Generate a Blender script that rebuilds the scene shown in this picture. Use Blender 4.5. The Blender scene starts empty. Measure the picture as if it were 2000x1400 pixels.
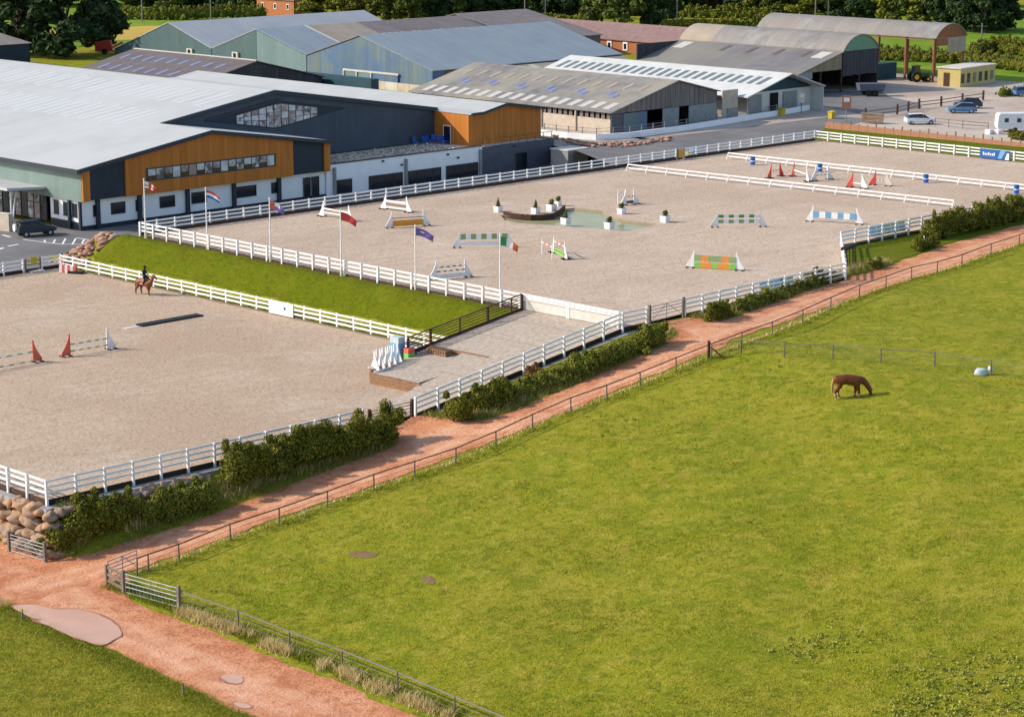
import bpy, math, random
import numpy as np
from mathutils import Vector, Matrix, Quaternion, noise
from mathutils.geometry import tessellate_polygon
random.seed(7)
R = math.radians
SC = bpy.context.scene
COL = SC.collection

# ------------------------------------------------------------------ camera, sky, sun, exposure
# World: +X runs along the long arena fences, +Y along the short ones, z = 0 is the lower arena.
CAM = Vector((0, 0, 39.0))
FOCAL = 4400.0 / 2000.0
PITCH = math.atan(974 / 4400)
cd = bpy.data.cameras.new('camera')
cam = bpy.data.objects.new('camera', cd)
COL.objects.link(cam)
cam.location = CAM
cam.rotation_euler = (R(90) - PITCH, 0, R(-45))
cd.sensor_width = 36
cd.lens = 36 * FOCAL
cd.clip_start = 1
cd.clip_end = 6000
SC.camera = cam

SUN_EL, SUN_AZ = R(31), R(-45)          # azimuth measured from +Y towards +X
w = bpy.data.worlds.new('World')
SC.world = w
w.use_nodes = True
nt = w.node_tree
sky = nt.nodes.new('ShaderNodeTexSky')
sky.sky_type = 'NISHITA'
sky.sun_disc = False
sky.sun_elevation = SUN_EL
sky.sun_rotation = SUN_AZ
sky.air_density = 1.0
sky.dust_density = 1.2
nt.links.new(sky.outputs[0], nt.nodes['Background'].inputs[0])
nt.nodes['Background'].inputs[1].default_value = 0.15

sd = bpy.data.lights.new('sun', 'SUN')
sd.energy = 3.2
sd.angle = R(0.55)
sd.color = (1.0, 0.89, 0.73)
sun = bpy.data.objects.new('sun', sd)
COL.objects.link(sun)
to_sun = Vector((math.sin(SUN_AZ) * math.cos(SUN_EL), math.cos(SUN_AZ) * math.cos(SUN_EL), math.sin(SUN_EL)))
sun.rotation_euler = (-to_sun).to_track_quat('-Z', 'Y').to_euler()
sun.location = (100, 180, 120)
SC.view_settings.view_transform = 'Standard'
SC.view_settings.look = 'None'
SC.view_settings.exposure = 0.55
SC.view_settings.gamma = 1.0

# ------------------------------------------------------------------ layout helper: survey of the photograph
_f = Vector((math.cos(R(45)) * math.cos(PITCH), math.sin(R(45)) * math.cos(PITCH), -math.sin(PITCH)))
_r = Vector((math.sin(R(45)), -math.cos(R(45)), 0))
_u = _r.cross(_f)
def at(x, y, z=0.0):
    """ground point at height z seen at photo position (x, y)"""
    d = _f + _r * ((x - 1000) / 4400) + _u * ((700 - y) / 4400)
    return CAM + d * ((z - CAM.z) / d.z)
def at_h(fn, x, y):
    z = 0.0
    for _ in range(50):
        z = .5 * z + .5 * fn(at(x, y, z))
    return at(x, y, z)

# ------------------------------------------------------------------ materials
def lin(c):
    return tuple(((v / 255) / 12.92 if v / 255 <= .04045 else ((v / 255 + .055) / 1.055) ** 2.4) for v in c) + (1,)
MATS = {}
def mat(name, c1, c2=None, scale=1.0, rough=.8, detail=4, lo=.35, hi=.65, bump=0, bscale=None, metal=0, c3=None, s3=None, stripe=None,
        spec=.3, stretch=None, tint=None, bdist=.05):
    """procedural surface: two colours mixed by noise, optional third colour by a second noise, optional ribs and bump"""
    m = bpy.data.materials.new(name)
    m.use_nodes = True
    n, l = m.node_tree.nodes, m.node_tree.links
    b = n['Principled BSDF']
    b.inputs['Roughness'].default_value = rough
    b.inputs['Metallic'].default_value = metal
    b.inputs['Specular IOR Level'].default_value = spec
    geo = n.new('ShaderNodeNewGeometry')
    pos = geo.outputs['Position']
    if stretch:
        mp = n.new('ShaderNodeMapping')
        mp.inputs['Scale'].default_value = stretch
        l.new(pos, mp.inputs['Vector'])
        pos_s = mp.outputs[0]
    else:
        pos_s = pos
    col = None
    def noi(sc, p, det=detail):
        t = n.new('ShaderNodeTexNoise')
        t.inputs['Scale'].default_value = sc
        t.inputs['Detail'].default_value = det
        t.inputs['Roughness'].default_value = .6
        l.new(p, t.inputs['Vector'])
        return t.outputs['Fac']
    def ramp(fac, a, z):
        mr = n.new('ShaderNodeMapRange')
        mr.inputs[1].default_value, mr.inputs[2].default_value = a, z
        l.new(fac, mr.inputs[0])
        return mr.outputs[0]
    def mix(fac, a, bb, mode='MIX'):
        mx = n.new('ShaderNodeMix')
        mx.data_type = 'RGBA'
        mx.blend_type = mode
        for sock, v in ((mx.inputs[0], fac), (mx.inputs[6], a), (mx.inputs[7], bb)):
            if isinstance(v, (tuple, float, int)):
                sock.default_value = v
            else:
                l.new(v, sock)
        return mx.outputs[2]
    if c2 is None:
        col = lin(c1)
        b.inputs['Base Color'].default_value = col
    else:
        col = mix(ramp(noi(scale, pos_s), lo, hi), lin(c1), lin(c2))
        if c3 is not None:
            col = mix(ramp(noi(s3 or scale * .1, pos, 3), .42, .62), col, lin(c3))
    if stripe:
        axis, per, dark = stripe          # vertical seams along world axis, period in metres, darkness
        sx = n.new('ShaderNodeSeparateXYZ')
        l.new(pos, sx.inputs[0])
        src = sx.outputs[axis]
        if axis == 'XY':
            pass
        mm = n.new('ShaderNodeMath'); mm.operation = 'MULTIPLY'; mm.inputs[1].default_value = 1 / per
        l.new(src, mm.inputs[0])
        fr = n.new('ShaderNodeMath'); fr.operation = 'FRACT'
        l.new(mm.outputs[0], fr.inputs[0])
        fl = n.new('ShaderNodeMath'); fl.operation = 'FLOOR'
        l.new(mm.outputs[0], fl.inputs[0])
        wn = n.new('ShaderNodeTexWhiteNoise'); wn.noise_dimensions = '1D'
        l.new(fl.outputs[0], wn.inputs['W'])
        g = n.new('ShaderNodeMapRange'); g.inputs[1].default_value = 0; g.inputs[2].default_value = .14
        g.inputs[3].default_value = 1 - dark; g.inputs[4].default_value = 1
        l.new(fr.outputs[0], g.inputs[0])
        v = n.new('ShaderNodeMapRange'); v.inputs[3].default_value = 1 - dark * .6; v.inputs[4].default_value = 1.0 + dark * .25
        l.new(wn.outputs['Value'], v.inputs[0])
        pr = n.new('ShaderNodeMath'); pr.operation = 'MULTIPLY'
        l.new(g.outputs[0], pr.inputs[0]); l.new(v.outputs[0], pr.inputs[1])
        cc = n.new('ShaderNodeCombineColor')
        for i in range(3):
            l.new(pr.outputs[0], cc.inputs[i])
        col = mix(1.0, col, cc.outputs[0], 'MULTIPLY')
    if tint:                               # per-leaf / per-blade variation stored on the mesh
        at_ = n.new('ShaderNodeAttribute'); at_.attribute_name = 'tint'
        col = mix(at_.outputs['Fac'], col, lin(tint))
    if not isinstance(col, tuple):
        l.new(col, b.inputs['Base Color'])
    if bump:
        bp = n.new('ShaderNodeBump')
        bp.inputs['Strength'].default_value = bump
        bp.inputs['Distance'].default_value = bdist
        l.new(noi(bscale or scale * 4, pos_s, 6), bp.inputs['Height'])
        l.new(bp.outputs[0], b.inputs['Normal'])
    MATS[name] = m
    return m
def layered(name, base, layers, bump=.6, bscale=7, bdist=.08, across=None, rough=1.0, mul=(1, 1, 1)):
    """ground surface: a base colour with several independent noise layers of other colours over it"""
    m = bpy.data.materials.new(name); m.use_nodes = True
    n, l = m.node_tree.nodes, m.node_tree.links
    b = n['Principled BSDF']; b.inputs['Roughness'].default_value = rough; b.inputs['Specular IOR Level'].default_value = .08
    def lin_m(c):
        q = lin(c)
        return (q[0] * mul[0], q[1] * mul[1], q[2] * mul[2], 1)
    pos = n.new('ShaderNodeNewGeometry').outputs['Position']
    def field(sc, det, seed, st=(1, 1, 1)):
        mp = n.new('ShaderNodeMapping'); mp.inputs['Location'].default_value = (seed * 13.7, seed * 7.1, seed * 3.3); mp.inputs['Scale'].default_value = st
        l.new(pos, mp.inputs['Vector'])
        t = n.new('ShaderNodeTexNoise'); t.inputs['Scale'].default_value = sc; t.inputs['Detail'].default_value = det; t.inputs['Roughness'].default_value = .62
        l.new(mp.outputs[0], t.inputs['Vector'])
        return t.outputs['Fac']
    col = None
    def over(fac, c):
        nonlocal col
        mx = n.new('ShaderNodeMix'); mx.data_type = 'RGBA'
        l.new(fac, mx.inputs[0])
        if col is None: mx.inputs[6].default_value = lin_m(base)
        else: l.new(col, mx.inputs[6])
        mx.inputs[7].default_value = lin_m(c)
        col = mx.outputs[2]
    for i, ly in enumerate(layers):
        c, sc, det, lo, hi, amt = ly[:6]
        mr = n.new('ShaderNodeMapRange'); mr.inputs[1].default_value = lo; mr.inputs[2].default_value = hi; mr.inputs[4].default_value = amt
        l.new(field(sc, det, i + 1, ly[6] if len(ly) > 6 else (1, 1, 1)), mr.inputs[0])
        over(mr.outputs[0], c)
    if across:
        at_ = n.new('ShaderNodeAttribute'); at_.attribute_name = 'across'
        cr = n.new('ShaderNodeValToRGB'); e = cr.color_ramp.elements
        e[0].position, e[0].color = 0, (0, 0, 0, 1); e[1].position, e[1].color = 1, (0, 0, 0, 1)
        for p_, v_ in across[1]:
            k = e.new(p_); k.color = (v_, v_, v_, 1)
        l.new(at_.outputs['Fac'], cr.inputs[0])
        ml = n.new('ShaderNodeMath'); ml.operation = 'MULTIPLY'
        mr = n.new('ShaderNodeMapRange'); mr.inputs[1].default_value = .3; mr.inputs[2].default_value = .6
        l.new(field(.5, 5, 21), mr.inputs[0]); l.new(mr.outputs[0], ml.inputs[0]); l.new(cr.outputs[0], ml.inputs[1])
        over(ml.outputs[0], across[0])
    l.new(col, b.inputs['Base Color'])
    bp = n.new('ShaderNodeBump'); bp.inputs['Strength'].default_value = bump; bp.inputs['Distance'].default_value = bdist
    l.new(field(bscale, 6, 30), bp.inputs['Height']); l.new(bp.outputs[0], b.inputs['Normal'])
    MATS[name] = m
M = MATS
layered('paddock_grass', (126, 133, 38), [((144, 140, 58), .07, 4, .43, .62, .55), ((106, 123, 31), .16, 5, .48, .62, .6), ((150, 147, 68), .8, 7, .48, .62, .75), ((90, 108, 25), 1.5, 8, .52, .62, .8), ((100, 118, 27), .45, 6, .56, .64, .6),
        ((154, 140, 76), .33, 5, .6, .7, .55), ((84, 102, 26), 4, 7, .56, .7, .8), ((166, 162, 90), 6, 6, .56, .7, .7), ((104, 92, 54), 1.7, 3, .7, .75, .8)], .8, 6, .1, mul=(1.1, 1.01, .66))
layered('bank_grass', (90, 104, 16), [((106, 114, 24), .5, 5, .45, .65, .8), ((100, 98, 28), .35, 5, .52, .66, .45), ((74, 90, 12), 2, 7, .52, .66, .8), ((118, 122, 38), 5, 7, .56, .7, .6)], .8, 8, .06, mul=(1.0, .93, .74))
layered('field_grass', (104, 134, 36), [((128, 146, 52), .05, 4, .45, .6, .9), ((92, 120, 30), .4, 6, .5, .65, .8)], .5, 4, .06)
for nm_, mu_ in (('sand', (.95, .91, .87)), ('sand_lower', (.89, .83, .76))): layered(nm_, (199, 181, 163), [((184, 164, 145), .045, 4, .45, .6, .8), ((206, 192, 178), .1, 4, .5, .64, .7), ((176, 158, 141), .5, 6, .5, .66, .55, (.35, 2.2, 1)), ((182, 164, 147), .9, 7, .48, .66, .6),
        ((142, 125, 110), 4.2, 9, .5, .64, .75), ((220, 206, 192), 5.5, 9, .52, .66, .75)], .6, 9, .06, mul=mu_)
layered('red_dirt', (204, 140, 102), [((180, 112, 78), .5, 6, .42, .6, .75), ((218, 162, 126), .25, 4, .5, .64, .7), ((158, 94, 64), 2.2, 8, .5, .64, .7), ((136, 78, 52), 5, 8, .56, .68, .7), ((222, 170, 136), 6, 8, .56, .68, .5)],
        .9, 5, .1, across=((222, 172, 140), ((.1, .2), (.24, .95), (.36, .35), (.52, .8), (.66, .15))))
mat('straw_field', (176, 150, 74), (190, 160, 80), .1, 1, spec=.1)
mat('sand_light', (188, 174, 160), (160, 146, 131), 3.2, 1, 10, .36, .64, bump=.4, bscale=12, spec=.1)
mat('puddle', (206, 162, 138), (198, 154, 130), .4, .2, spec=.2)
mat('wet_mud', (178, 118, 88), (158, 100, 72), 2, .5, 8, spec=.4)
mat('asphalt', (112, 110, 110), (124, 121, 119), .6, .9, 8, bump=.2, bscale=20, c3=(104, 103, 104), s3=.1)
mat('yard_gravel', (176, 160, 146), (156, 140, 128), .7, 1, 8, bump=.3, bscale=8, c3=(186, 172, 158), s3=.06)
mat('concrete', (150, 150, 148), (132, 132, 132), 1.5, .9, 8)
mat('pale_concrete', (206, 202, 196), (190, 184, 176), 1.0, .9, 8)
mat('pond_water', (146, 144, 108), (156, 154, 120), .6, .1, spec=.025)
mat('white_paint', (234, 233, 233), (220, 217, 213), 1.3, .55, 6, .45, .75, spec=.35)
mat('white_render', (240, 240, 242), (232, 233, 236), .8, .8)
mat('dark_board', (46, 36, 32), (58, 46, 40), 3, .8)
mat('brown_timber', (62, 42, 34), (80, 56, 44), 4, .8)
mat('sleeper', (150, 116, 90), (122, 90, 68), 3, .9, stretch=(1, 1, 4))
mat('grey_timber', (128, 118, 108), (104, 94, 84), 5, .9)
mat('dark_rail', (74, 60, 52), (92, 78, 68), 6, .8)
mat('grey_rail', (128, 122, 116), (112, 106, 100), 6, .8)
mat('white_roof', (184, 186, 184), (176, 178, 177), .35, .6, 6, c3=(188, 189, 187), s3=.06, spec=.2, stripe=(1, 1.0, .05))
mat('roof_light', (220, 223, 226), (214, 218, 222), 2, .5, spec=.3)
mat('hall_light', (200, 202, 203), (196, 198, 199), 2, .5, spec=.3)
mat('fascia', (44, 52, 62), (52, 60, 70), 2, .6)
mat('larch', (192, 120, 48), (174, 106, 41), 2.5, .7, 6, .3, .7, stretch=(1, 1, .12), stripe=(0, .42, .24))
mat('larch_side', (196, 122, 48), (178, 108, 41), 2.5, .7, 6, .3, .7, stretch=(1, 1, .12), stripe=(1, .42, .2))
mat('navy_clad', (30, 42, 56), (36, 49, 64), .5, .55, stripe=(0, .5, .12))
mat('slate_clad', (66, 78, 92), (58, 70, 84), .4, .55, stripe=(0, .6, .12))
mat('green_clad', (118, 138, 134), (110, 130, 127), .6, .55, stripe=(1, .5, .10))
mat('grey_block', (92, 94, 104), (82, 84, 94), 1.2, .9)
mat('dark_glass', (18, 24, 32), (30, 38, 48), 1.2, .08, spec=.8)
mat('sky_tinted_glass', (200, 206, 212), (160, 168, 176), 1.1, .08, spec=.8)  # sky reflection painted into the pane colour
mat('glow_tinted_glass', (196, 200, 206), (80, 86, 96), 1.4, .15, 3, .42, .56, spec=.6, c3=(150, 132, 130), s3=.5)  # pale and dark mottle painted as glow behind glass, nothing emits
mat('frame', (50, 56, 64), (58, 64, 72), 3, .5)
mat('teal_clad', (76, 100, 106), (70, 93, 98), .35, .6, 5, stripe=(1, .9, .14))
mat('pale_teal', (110, 134, 139), (102, 125, 130), .35, .6, 5, stripe=(1, .9, .14))
mat('patchy_blue', (92, 112, 128), (108, 122, 120), .25, .65, 3, .4, .6, stretch=(1, 3, .15), c3=(80, 108, 140), s3=.16, stripe=(1, 1.1, .2))
mat('blue_roof', (136, 148, 156), (143, 155, 162), .25, .75, 5, spec=.15, stripe=(0, 1.0, .07))
mat('grey_roof', (166, 170, 174), (158, 162, 167), .2, .75, 5, spec=.15, stripe=(0, 1.0, .07))
mat('weathered_roof', (138, 135, 132), (112, 110, 111), .7, .85, 8, c3=(148, 143, 130), s3=.12, stripe=(1, 1.0, .12))
mat('weathered_roof_x', (130, 121, 119), (116, 108, 108), .5, .85, 8, stripe=(0, 1.0, .1))
mat('pale_weathered', (164, 152, 138), (152, 140, 126), .5, .85, 6, stripe=(0, 1.0, .1))
mat('dark_slate', (112, 102, 98), (96, 88, 88), .7, .85, 8, c3=(104, 98, 104), s3=.2, stripe=(1, 1.0, .14))
mat('grey_sheet', (124, 122, 122), (108, 106, 108), .4, .8, 8, c3=(130, 126, 118), s3=.1, stripe=(1, 1.0, .12))
mat('curved_roof', (148, 145, 143), (122, 119, 118), .5, .8, 9, c3=(136, 130, 124), s3=.1, stripe=(1, 1.2, .14))
mat('old_boards', (134, 126, 122), (112, 104, 102), 2, .9, 6, stretch=(1, 1, .15), stripe=(0, .9, .25))
mat('cream_block', (196, 184, 168), (180, 166, 150), 1, .9, 6)
mat('dark_boards', (62, 60, 66), (76, 74, 80), 2, .9, stretch=(1, 1, .2), stripe=(0, .8, .3))
mat('tan_boards', (150, 134, 112), (136, 120, 98), 2, .9, stripe=(0, .8, .2))
mat('arch_green', (104, 142, 116), (96, 132, 108), .5, .6)
mat('deep_teal', (34, 66, 78), (40, 74, 86), .6, .6)
mat('white_sheet', (206, 207, 204), (194, 195, 191), .4, .6, 5, stripe=(1, 1.0, .06))
mat('dark_light', (112, 122, 120), (102, 112, 112), 2, .35, spec=.5)
mat('blue_light', (112, 122, 158), (128, 134, 168), 3, .5)
mat('pale_light', (198, 194, 186), (186, 182, 174), 3, .5)
mat('steel', (140, 146, 150), (122, 128, 134), 2, .5, metal=.3)
mat('rust', (146, 100, 72), (122, 82, 58), 2, .9)
mat('black_void', (14, 14, 16), (20, 20, 22), 1, .9)  # near-black colour standing in for the shade inside openings
mat('red_brick', (176, 112, 74), (158, 98, 64), 3, .9)
mat('plum_tile', (142, 116, 112), (128, 104, 102), 1, .9, stripe=(0, 1, .1))
mat('boulder', (186, 150, 118), (140, 108, 84), 1.6, .95, 10, .38, .62, bump=.9, bscale=4, c3=(150, 132, 118), s3=.6, spec=.15)
mat('red_rock', (166, 124, 104), (140, 100, 84), 1.6, .95, 8, bump=.4, bscale=5, c3=(172, 148, 132), s3=.9, spec=.15)
mat('cobble', (206, 190, 170), (150, 138, 124), 2.2, .95, 4, .4, .6)
mat('bark', (74, 62, 50), (58, 48, 40), 4, .95)
for nm, a, b_, t in (('hedge_leaf', (84, 88, 22), (58, 64, 16), (142, 136, 44)), ('tree_leaf', (62, 76, 28), (46, 58, 22), (104, 112, 44)),
                     ('dark_leaf', (38, 56, 28), (28, 44, 24), (66, 84, 42)), ('light_leaf', (104, 110, 34), (82, 90, 26), (142, 138, 56)),
                     ('olive_leaf', (104, 104, 34), (82, 88, 28), (134, 130, 54)),
                     ('dock_leaf', (132, 140, 46), (118, 128, 40), (162, 162, 84)), ('dry_grass', (206, 182, 122), (186, 162, 100), (222, 202, 150)), ('weed_leaf', (120, 122, 38), (104, 108, 32), (154, 148, 74)),
                     ('blade', (126, 125, 29), (150, 143, 43), (168, 157, 64)), ('bank_blade', (88, 95, 14), (104, 106, 20), (126, 121, 35)), ('russet', (140, 92, 50), (118, 84, 44), (160, 116, 66)),
                     ('pot_leaf', (70, 84, 36), (52, 64, 30), (120, 126, 40)), ('bright_blade', (100, 118, 16), (118, 128, 22), (150, 150, 48))):
    mat(nm, a, b_, 1.2, .75, 3, tint=t, spec=.15)
for nm, c in (('red', (200, 66, 60)), ('coral', (214, 104, 84)), ('blue', (40, 96, 190)), ('sky_blue', (112, 162, 200)), ('purple', (118, 100, 164)), ('green', (66, 148, 92)),
              ('sage', (138, 162, 112)), ('lime', (132, 196, 92)), ('orange', (226, 140, 70)), ('amber', (214, 158, 60)), ('yellow', (206, 178, 52)), ('black', (22, 22, 24)),
              ('stripe_brown', (108, 92, 84)), ('white', (234, 232, 232)), ('cream', (216, 206, 190)), ('car_white', (214, 218, 222)), ('car_blue', (82, 118, 156)),
              ('car_dark', (48, 56, 64)), ('tyre', (24, 24, 26)), ('hub', (170, 172, 176)), ('cabin_yellow', (196, 176, 112)), ('flag_orange', (222, 110, 66)),
              ('jacket', (26, 30, 40)), ('breeches', (70, 66, 70)), ('skin', (198, 150, 124)), ('saddle_cloth', (214, 170, 156)), ('leather', (60, 38, 28)),
              ('machine_green', (58, 92, 52)), ('trailer_grey', (92, 98, 112)), ('royal', (34, 92, 160)), ('bale', (186, 198, 204)), ('terracotta', (172, 122, 96)), ('signal_yellow', (190, 170, 28)),
              ('mane', (172, 136, 100)), ('hoof', (176, 150, 130))):
    mat(nm, c, tuple(int(v * .93) for v in c), 3, .55)
mat('bare_soil', (140, 112, 84), (116, 92, 64), 2.5, 1, 8, bump=.5, bscale=8)
mat('chestnut', (112, 58, 24), (86, 42, 16), 3, .5, spec=.35)
mat('chestnut_light', (134, 80, 48), (112, 62, 36), 3, .5, spec=.35)

# ------------------------------------------------------------------ object helpers
ORG = {}
def tag(o, label=None, cat=None, group=None, kind=None):
    if label: o['label'] = label
    if cat: o['category'] = cat
    if group: o['group'] = group
    if kind: o['kind'] = kind
    return o
def root(name, loc, label, cat, group=None, rz=0, local=False):
    o = bpy.data.objects.new(name, None)
    o.empty_display_size = .3
    COL.objects.link(o)
    o.location = loc
    o.rotation_euler = (0, 0, rz)
    ORG[o.name] = Vector((0, 0, 0)) if local else Vector(loc)
    return tag(o, label, cat, group)
def copy_tree(o, parent=None):
    c = o.copy()
    COL.objects.link(c)
    c.parent = parent
    for ch in o.children:
        copy_tree(ch, c)
    return c
class MB:
    """collects faces; build() links them as one mesh object"""
    def __init__(s):
        s.v, s.f, s.m = [], [], []
    def poly(s, pts, mi=0):
        b = len(s.v)
        s.v += [Vector(p) for p in pts]
        s.f.append(tuple(range(b, b + len(pts))))
        s.m.append(mi)
        return s
    def hexa(s, p, mi=0):               # 8 points: bottom 0-3, top 4-7 (counter-clockwise seen from above)
        b = len(s.v)
        s.v += [Vector(q) for q in p]
        for f in ((3, 2, 1, 0), (4, 5, 6, 7), (0, 1, 5, 4), (1, 2, 6, 5), (2, 3, 7, 6), (3, 0, 4, 7)):
            s.f.append(tuple(b + i for i in f)); s.m.append(mi)
        return s
    def box(s, x0, x1, y0, y1, z0, z1, mi=0):
        return s.hexa([(x0, y0, z0), (x1, y0, z0), (x1, y1, z0), (x0, y1, z0), (x0, y0, z1), (x1, y0, z1), (x1, y1, z1), (x0, y1, z1)], mi)
    def bar(s, a, b, wd, ht, mi=0):     # beam from a to b
        a, b = Vector(a), Vector(b)
        d = (b - a).normalized()
        side = d.cross(Vector((0, 0, 1)))
        if side.length < 1e-4: side = Vector((1, 0, 0))
        side = side.normalized() * wd / 2
        upv = side.cross(d).normalized() * ht / 2
        if abs(d.z) < .99 and upv.z < 0: upv = -upv; side = -side
        return s.hexa([a - side - upv, b - side - upv, b + side - upv, a + side - upv, a - side + upv, b - side + upv, b + side + upv, a + side + upv], mi)
    def tube(s, a, b, r0, r1=None, n=8, mi=0, caps=True):
        a, b = Vector(a), Vector(b)
        r1 = r0 if r1 is None else r1
        d = (b - a).normalized()
        x = d.cross(Vector((0, 0, 1)))
        if x.length < 1e-3: x = Vector((1, 0, 0))
        x.normalize(); y = d.cross(x)
        k = len(s.v)
        for p, r in ((a, r0), (b, r1)):
            for i in range(n):
                t = 2 * math.pi * i / n
                s.v.append(p + (x * math.cos(t) + y * math.sin(t)) * r)
        for i in range(n):
            j = (i + 1) % n
            s.f.append((k + i, k + j, k + n + j, k + n + i)); s.m.append(mi)
        if caps:
            s.f.append(tuple(k + i for i in reversed(range(n)))); s.m.append(mi)
            s.f.append(tuple(k + n + i for i in range(n))); s.m.append(mi)
        return s
    def slab(s, p, th, mi=0):           # 4 points counter-clockwise from above, thickness downwards
        q = [Vector(a) - Vector((0, 0, th)) for a in p]
        return s.hexa(q + [Vector(a) for a in p], mi)
    def extrude(s, pts, vec, mi=0):     # closed outline swept along vec
        n = len(pts); k = len(s.v); vec = Vector(vec)
        s.v += [Vector(p) for p in pts] + [Vector(p) + vec for p in pts]
        s.f.append(tuple(k + i for i in range(n))); s.m.append(mi)
        s.f.append(tuple(k + n + i for i in reversed(range(n)))); s.m.append(mi)
        for i in range(n):
            j = (i + 1) % n
            s.f.append((k + j, k + i, k + n + i, k + n + j)); s.m.append(mi)
        return s
    def mesh(s, name, mats, off=Vector((0, 0, 0)), smooth=False):
        me = bpy.data.meshes.new(name)
        me.from_pydata([v - off for v in s.v], [], s.f)
        for m in (mats if isinstance(mats, (list, tuple)) else [mats]):
            me.materials.append(M[m])
        if any(s.m): me.polygons.foreach_set('material_index', s.m)
        if smooth: me.polygons.foreach_set('use_smooth', [True] * len(me.polygons))
        me.update()
        return me
    def build(s, name, mats, parent=None, smooth=False):
        if parent is not None:
            off = ORG[parent.name]
        else:
            xs = [v.x for v in s.v]; ys = [v.y for v in s.v]; zs = [v.z for v in s.v]
            off = Vector(((min(xs) + max(xs)) / 2, (min(ys) + max(ys)) / 2, min(zs)))
        o = bpy.data.objects.new(name, s.mesh(name, mats, off, smooth))
        COL.objects.link(o)
        if parent is not None:
            o.parent = parent
            ORG[o.name] = off
        else:
            o.location = off
            ORG[o.name] = off
        return o
def inst(name, me, parent, mtx):
    """a part that shares mesh data; mtx is in world space for world-mode roots"""
    o = bpy.data.objects.new(name, me)
    COL.objects.link(o)
    o.parent = parent
    o.matrix_local = Matrix.Translation(-ORG[parent.name]) @ mtx
    ORG[o.name] = Vector((0, 0, 0))
    return o
def np_mesh(name, verts, k, mats, tint=None, smooth=False, mi=None):
    """many separate k-gons from a flat vertex array"""
    me = bpy.data.meshes.new(name)
    nv = len(verts); nf = nv // k
    me.vertices.add(nv); me.vertices.foreach_set('co', np.asarray(verts, dtype=np.float32).ravel())
    me.loops.add(nv); me.loops.foreach_set('vertex_index', np.arange(nv, dtype=np.int32))
    me.polygons.add(nf)
    me.polygons.foreach_set('loop_start', np.arange(0, nv, k, dtype=np.int32))
    me.polygons.foreach_set('loop_total', np.full(nf, k, dtype=np.int32))
    for m in mats: me.materials.append(M[m])
    if mi is not None: me.polygons.foreach_set('material_index', np.asarray(mi, dtype=np.int32))
    me.update(calc_edges=True)
    if tint is not None:
        a = me.attributes.new('tint', 'FLOAT', 'FACE')
        a.data.foreach_set('value', np.asarray(tint, dtype=np.float32))
    return me
def unit_rail(name, wd, ht, m):
    me = MB().box(0, 1, -wd / 2, wd / 2, -ht / 2, ht / 2).mesh(name, m)
    return me
def along(a, b):
    """matrix that maps a unit bar on +X to the segment a-b"""
    a, b = Vector(a), Vector(b)
    d = b - a
    x = d.normalized(); y = Vector((0, 0, 1)).cross(x).normalized(); z = x.cross(y)
    m = Matrix((x, y, z)).transposed().to_4x4()
    return Matrix.Translation(a) @ m @ Matrix.Diagonal((d.length, 1, 1, 1))
def capped_post(wd, h, m, below=.05, cap=.05):
    s = MB(); a = wd / 2
    s.box(-a, a, -a, a, -below, h)
    b = len(s.v)
    s.v += [Vector(p) for p in ((-a * 1.25, -a * 1.25, h), (a * 1.25, -a * 1.25, h), (a * 1.25, a * 1.25, h), (-a * 1.25, a * 1.25, h), (0, 0, h + cap))]
    for f in ((0, 1, 4), (1, 2, 4), (2, 3, 4), (3, 0, 4), (3, 2, 1, 0)):
        s.f.append(tuple(b + i for i in f)); s.m.append(0)
    return s.mesh('post', m)
def blob_leaves(rng, blobs, n, size, flat=.35, zmin=None):
    """leaf quads spread over the shells of ellipsoid blobs (centre, radii)"""
    blobs = np.array(blobs, dtype=float)
    area = blobs[:, 3] * blobs[:, 4] + blobs[:, 3] * blobs[:, 5] + blobs[:, 4] * blobs[:, 5]
    idx = rng.choice(len(blobs), n, p=area / area.sum())
    d = rng.normal(size=(n, 3)); d /= np.linalg.norm(d, axis=1)[:, None]
    d[:, 2] = np.where(d[:, 2] < -.5, -d[:, 2], d[:, 2])
    rad = rng.uniform(.72, 1.08, n)[:, None]
    c = blobs[idx, :3] + d * blobs[idx, 3:] * rad
    nrm = d / blobs[idx, 3:]; nrm /= np.linalg.norm(nrm, axis=1)[:, None]
    nrm = nrm + rng.normal(size=(n, 3)) * .55; nrm /= np.linalg.norm(nrm, axis=1)[:, None]
    t = np.cross(nrm, rng.normal(size=(n, 3))); t /= np.linalg.norm(t, axis=1)[:, None]
    b = np.cross(nrm, t)
    s = size * rng.uniform(.6, 1.3, n)[:, None]
    q = np.stack([c - t * s, c - b * s * .6, c + t * s, c + b * s * .6], axis=1)
    if zmin is not None:
        keep = c[:, 2] > zmin
        q = q[keep]
    tint = rng.random(len(q)) ** 2
    return q.reshape(-1, 3), tint
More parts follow.
